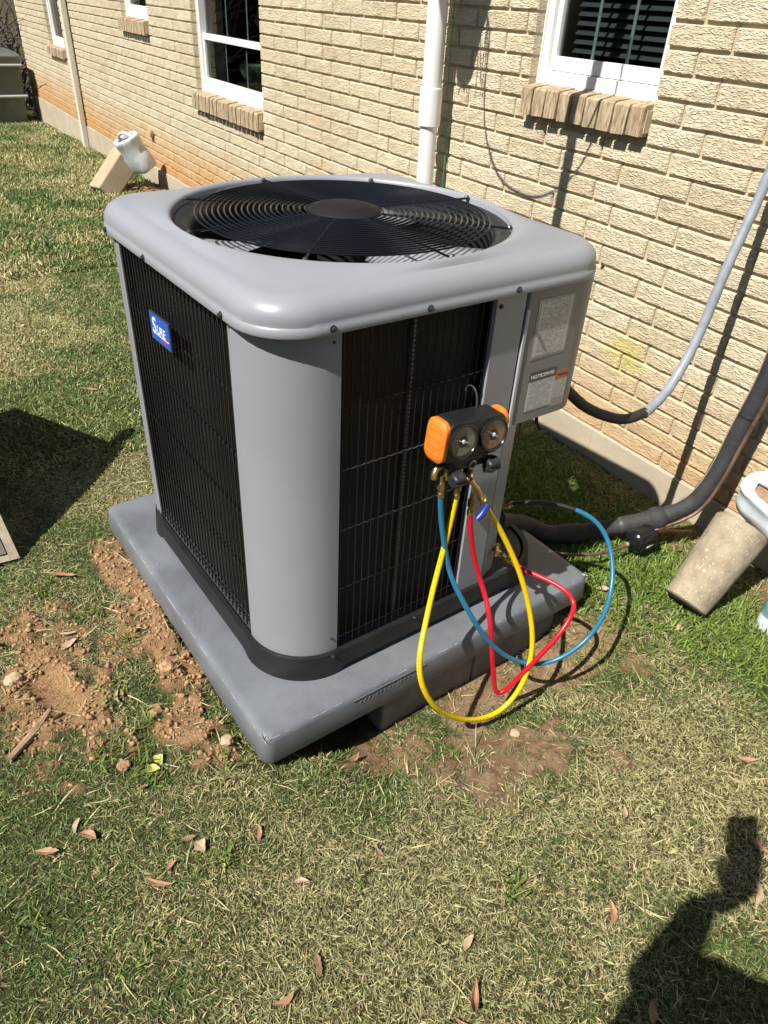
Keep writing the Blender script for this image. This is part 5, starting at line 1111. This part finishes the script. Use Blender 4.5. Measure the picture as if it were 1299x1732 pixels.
# bigger countable clods
def stone(x, y, r_, m_, label, seed, name='dirt_clod', cat='clod'):
    bm = bmesh.new(); bmesh.ops.create_icosphere(bm, subdivisions=3, radius=r_); rr = random.Random(seed); o1 = Vector((rr.random()*9, rr.random()*9, 0))
    from mathutils import noise as mn
    for v in bm.verts: n_ = mn.noise(v.co/r_*1.3+o1)*.35+mn.noise(v.co/r_*4+o1)*.12; v.co *= 1+n_; v.co.z *= .65
    me = bpy.data.meshes.new(name); bm.to_mesh(me); bm.free(); me.materials.append(m_); o = bpy.data.objects.new(name, me); COL.objects.link(o); o.location = (x, y, float(gzd(x, y))+r_*.25); o.rotation_euler.z = rr.random()*6; tag(o, label, cat)
PALE = mat('pale_stone', (.50, .36, .22), .9, var=.15, vscale=60, bump=.5, bscale=90)
stone(.10, -2.21, .020, PALE, 'pale clod alone in the grass at the far left of the footprint', 1)
stone(.555, -1.815, .014, PALE, 'pale round clod at the pad end of the near dirt heap', 2); stone(.37, -1.93, .019, CL1, 'orange clod between the two dirt heaps beside a green tuft', 3); stone(.49, -2.04, .015, CL1, 'small flat orange clod below the weed tuft', 4)
stone(.28, -1.86, .022, CL1, 'large orange clod against the middle of the dirt strip by the pad', 5); stone(.86, -1.16, .012, PALE, 'pale crumb on the brown soil under the yellow hose', 6); stone(.75, -.66, .014, CL2, 'brown clod under the blue hose loop', 7)
stone(.83, -.50, .014, PALE, 'pale pinkish stone in the green grass below the concrete cylinder', 8)
# ------------------------------------------------------------------ fallen leaves
LEAFM = [mat('leaf_rust', (.34, .185, .105), .6, var=.25, vscale=60), mat('leaf_tan', (.42, .31, .205), .65, var=.2, vscale=60), mat('leaf_dark', (.22, .125, .075), .6, var=.3, vscale=60), mat('leaf_lime', (.42, .44, .10), .6, var=.2, vscale=60)]
def leaf(x, y, L_, w_, az, k, label, curl=.3, lift=.009, grp=None):
    mb = MB(); n = 9; vs = []; shp = random.uniform(.6, 1.15); ragged = random.choice((.04, .1, .28)); bnd = random.uniform(-.7, .7); L_ *= random.uniform(.8, 1.25); curl *= random.uniform(.3, 1.6)
    for i in range(n+1):
        t_ = i/n; ww = w_*math.sin(math.pi*min(1, t_*.94+.04))**shp*(1-.25*t_)*(1+random.uniform(-ragged, ragged)); bend_ = bnd*L_*(t_-.5)**2; xx = (t_-.5)*L_; zz = curl*L_*(t_-.5)**2*1.5
        vs += [(xx, bend_-ww/2, zz+abs(curl)*ww*.55+random.uniform(0, .002)), (xx, bend_, zz), (xx, bend_+ww/2, zz+abs(curl)*ww*.75)]
    fs = []
    for i in range(n):
        a = i*3; fs += [(a, a+3, a+4, a+1), (a+1, a+4, a+5, a+2)]
    mb.add(vs, fs); o = mb.build('fallen_leaf', LEAFM[k]); s_ = o.modifiers.new('s', 'SOLIDIFY'); s_.thickness = .0006
    o.location = (x, y, float(gzd(x, y))+lift); o.rotation_euler = (random.uniform(-.25, .25), random.uniform(-.2, .2), az); tag(o, label, 'leaf', 'fallen leaves on the lawn'); return o
LV = [(.615,-2.233,.050,.020,.9,0,'rust brown leaf near the lower left corner of the lawn, largest there'),
(.619,-2.15,.036,.022,.6,0,'small rust leaf a little above the big lower left leaf'),(.583,-2.172,.036,.012,-.6,1,'narrow tan leaf pointing at the small rust leaf'),
(.791,-2.059,.045,.013,.8,0,'thin rust leaf lying flat left of the middle foreground'),(.768,-2.026,.030,.012,1.9,0,'short rust leaf standing over the thin flat leaf'),
(.731,-1.974,.034,.013,1.2,2,'dark folded leaf left of a pale round leaf'),(.762,-1.957,.032,.028,.3,1,'pale round tan leaf in the left foreground'),
(.796,-1.838,.036,.013,2.6,0,'rust leaf right of the green weed tuft below the pad corner'),(.934,-1.808,.038,.013,1.0,1,'pinkish leaf near the centre of the foreground grass'),
(.967,-1.641,.026,.014,.2,2,'small brown leaf below the pad in dry grass'),(1.117,-1.931,.055,.015,1.5,0,'long rust leaf at the bottom edge left of centre'),
(1.096,-1.853,.045,.014,-.4,2,'dark leaf half hidden near the bottom centre'),(1.294,-1.639,.050,.018,2.3,0,'rust leaf at the bottom edge right of centre'),
(1.318,-1.672,.045,.008,.6,0,'bright orange sliver of a leaf at the very bottom edge'),(1.315,-1.297,.046,.018,2.4,0,'curved rust leaf left of the photographer shadow'),
(1.176,-1.11,.036,.013,2.2,1,'pale pinkish leaf in the dry grass below the brown soil'),(1.207,-1.586,.036,.018,1.9,1,'tan leaf low in the centre foreground'),
(1.253,-.814,.040,.016,.5,1,'tan leaf at the right edge above the phone shadow'),(1.231,-.738,.050,.016,.7,0,'rust leaf at the right edge, uppermost of the two there'),
(1.381,-.917,.045,.018,.1,0,'rust leaf lying in the shadow of the phone'),(1.449,-1.004,.060,.016,2.2,1,'long pinkish leaf at the right edge beside the arm shadow'),
(1.479,-1.37,.045,.020,2.2,2,'brown leaf inside the body shadow at bottom right'),(.485,-2.042,.030,.014,.1,0,'little rust leaf by the orange clod below the weed tuft'),
(.565,-2.018,.026,.010,1.6,0,'upright rust leaf right under the lime leaves'),(-1.494,-1.614,.085,.022,.7,0,'long pale rust leaf above the dark shadow at left'),
(-.27,-2.004,.065,.024,1.0,0,'rust leaf between the tipped tub shadow and the dirt strip'),(.601,-.577,.040,.020,.8,1,'tan leaf under the blue hose loop by the pad'),
(.668,-.542,.030,.020,2.2,1,'small tan leaf just outside the blue hose loop'),(.728,-.516,.026,.016,.4,0,'reddish bit of leaf below the concrete cylinder'),
(.702,-1.545,.036,.018,1.7,0,'rust leaf standing in the hollow under the front of the pad'),(.513,-1.965,.036,.024,.3,3,'lime yellow leaf beside the weed tuft, the larger one'),
(.53,-1.985,.028,.022,1.2,3,'lime yellow leaf beside the weed tuft, the smaller one'),(.04,-2.06,.055,.020,1.9,1,'curled tan leaf on top of the left dirt pile'),
(.0,-2.05,.060,.014,1.1,1,'split tan leaf at the upper edge of the left dirt pile'),(.28,-2.0,.060,.010,-.3,1,'thin tan leaf on the right side of the footprint'),
(-1.1,-1.30,.06,.02,.4,0,'faint rust leaf in the grass left of the condenser, lower one'),(-1.35,-1.30,.06,.02,2.4,0,'faint rust leaf in the grass left of the condenser, upper one')]
for x, y, L_, w_, az, k, lb in LV: leaf(x, y, L_, w_, az+YAW-.9, k, lb, curl=random.uniform(.15, .6))
g_ = random.Random(9)
mb = MB(); A = Vector((.345, -2.26, float(gzd(.345, -2.26))+.012)); mb.tube([A, A+Vector((-.05, .07, .006)), A+Vector((-.09, .11, .012))], [.008, .010, .006], 7); o = mb.build('wood_chip', mat('wood', (.30, .20, .12), .8, var=.3, vscale=40)); tag(o, 'short brown stick at the lower left of the dirt pile', 'stick')
# dead leaves and debris under the far jug
mb = MB()
for i in range(60):
    c0 = Vector((-5.1+g_.gauss(0, .18), -.16+g_.gauss(0, .06), -.15+g_.random()*.05)); a = g_.random()*6; l = g_.uniform(.03, .07)
    d_ = Vector((math.cos(a), math.sin(a), g_.uniform(-.3, .5)))*l; e = Vector((-math.sin(a), math.cos(a), g_.uniform(-.3, .3)))*l*.4; mb.add([c0-d_, c0+e, c0+d_, c0-e], [(0, 1, 2, 3)])
o = mb.build('leaf_litter', LEAFM[2]); tag(o, 'dark reddish leaf litter behind the leaning slab under the far jug', 'leaf litter', kind='stuff')
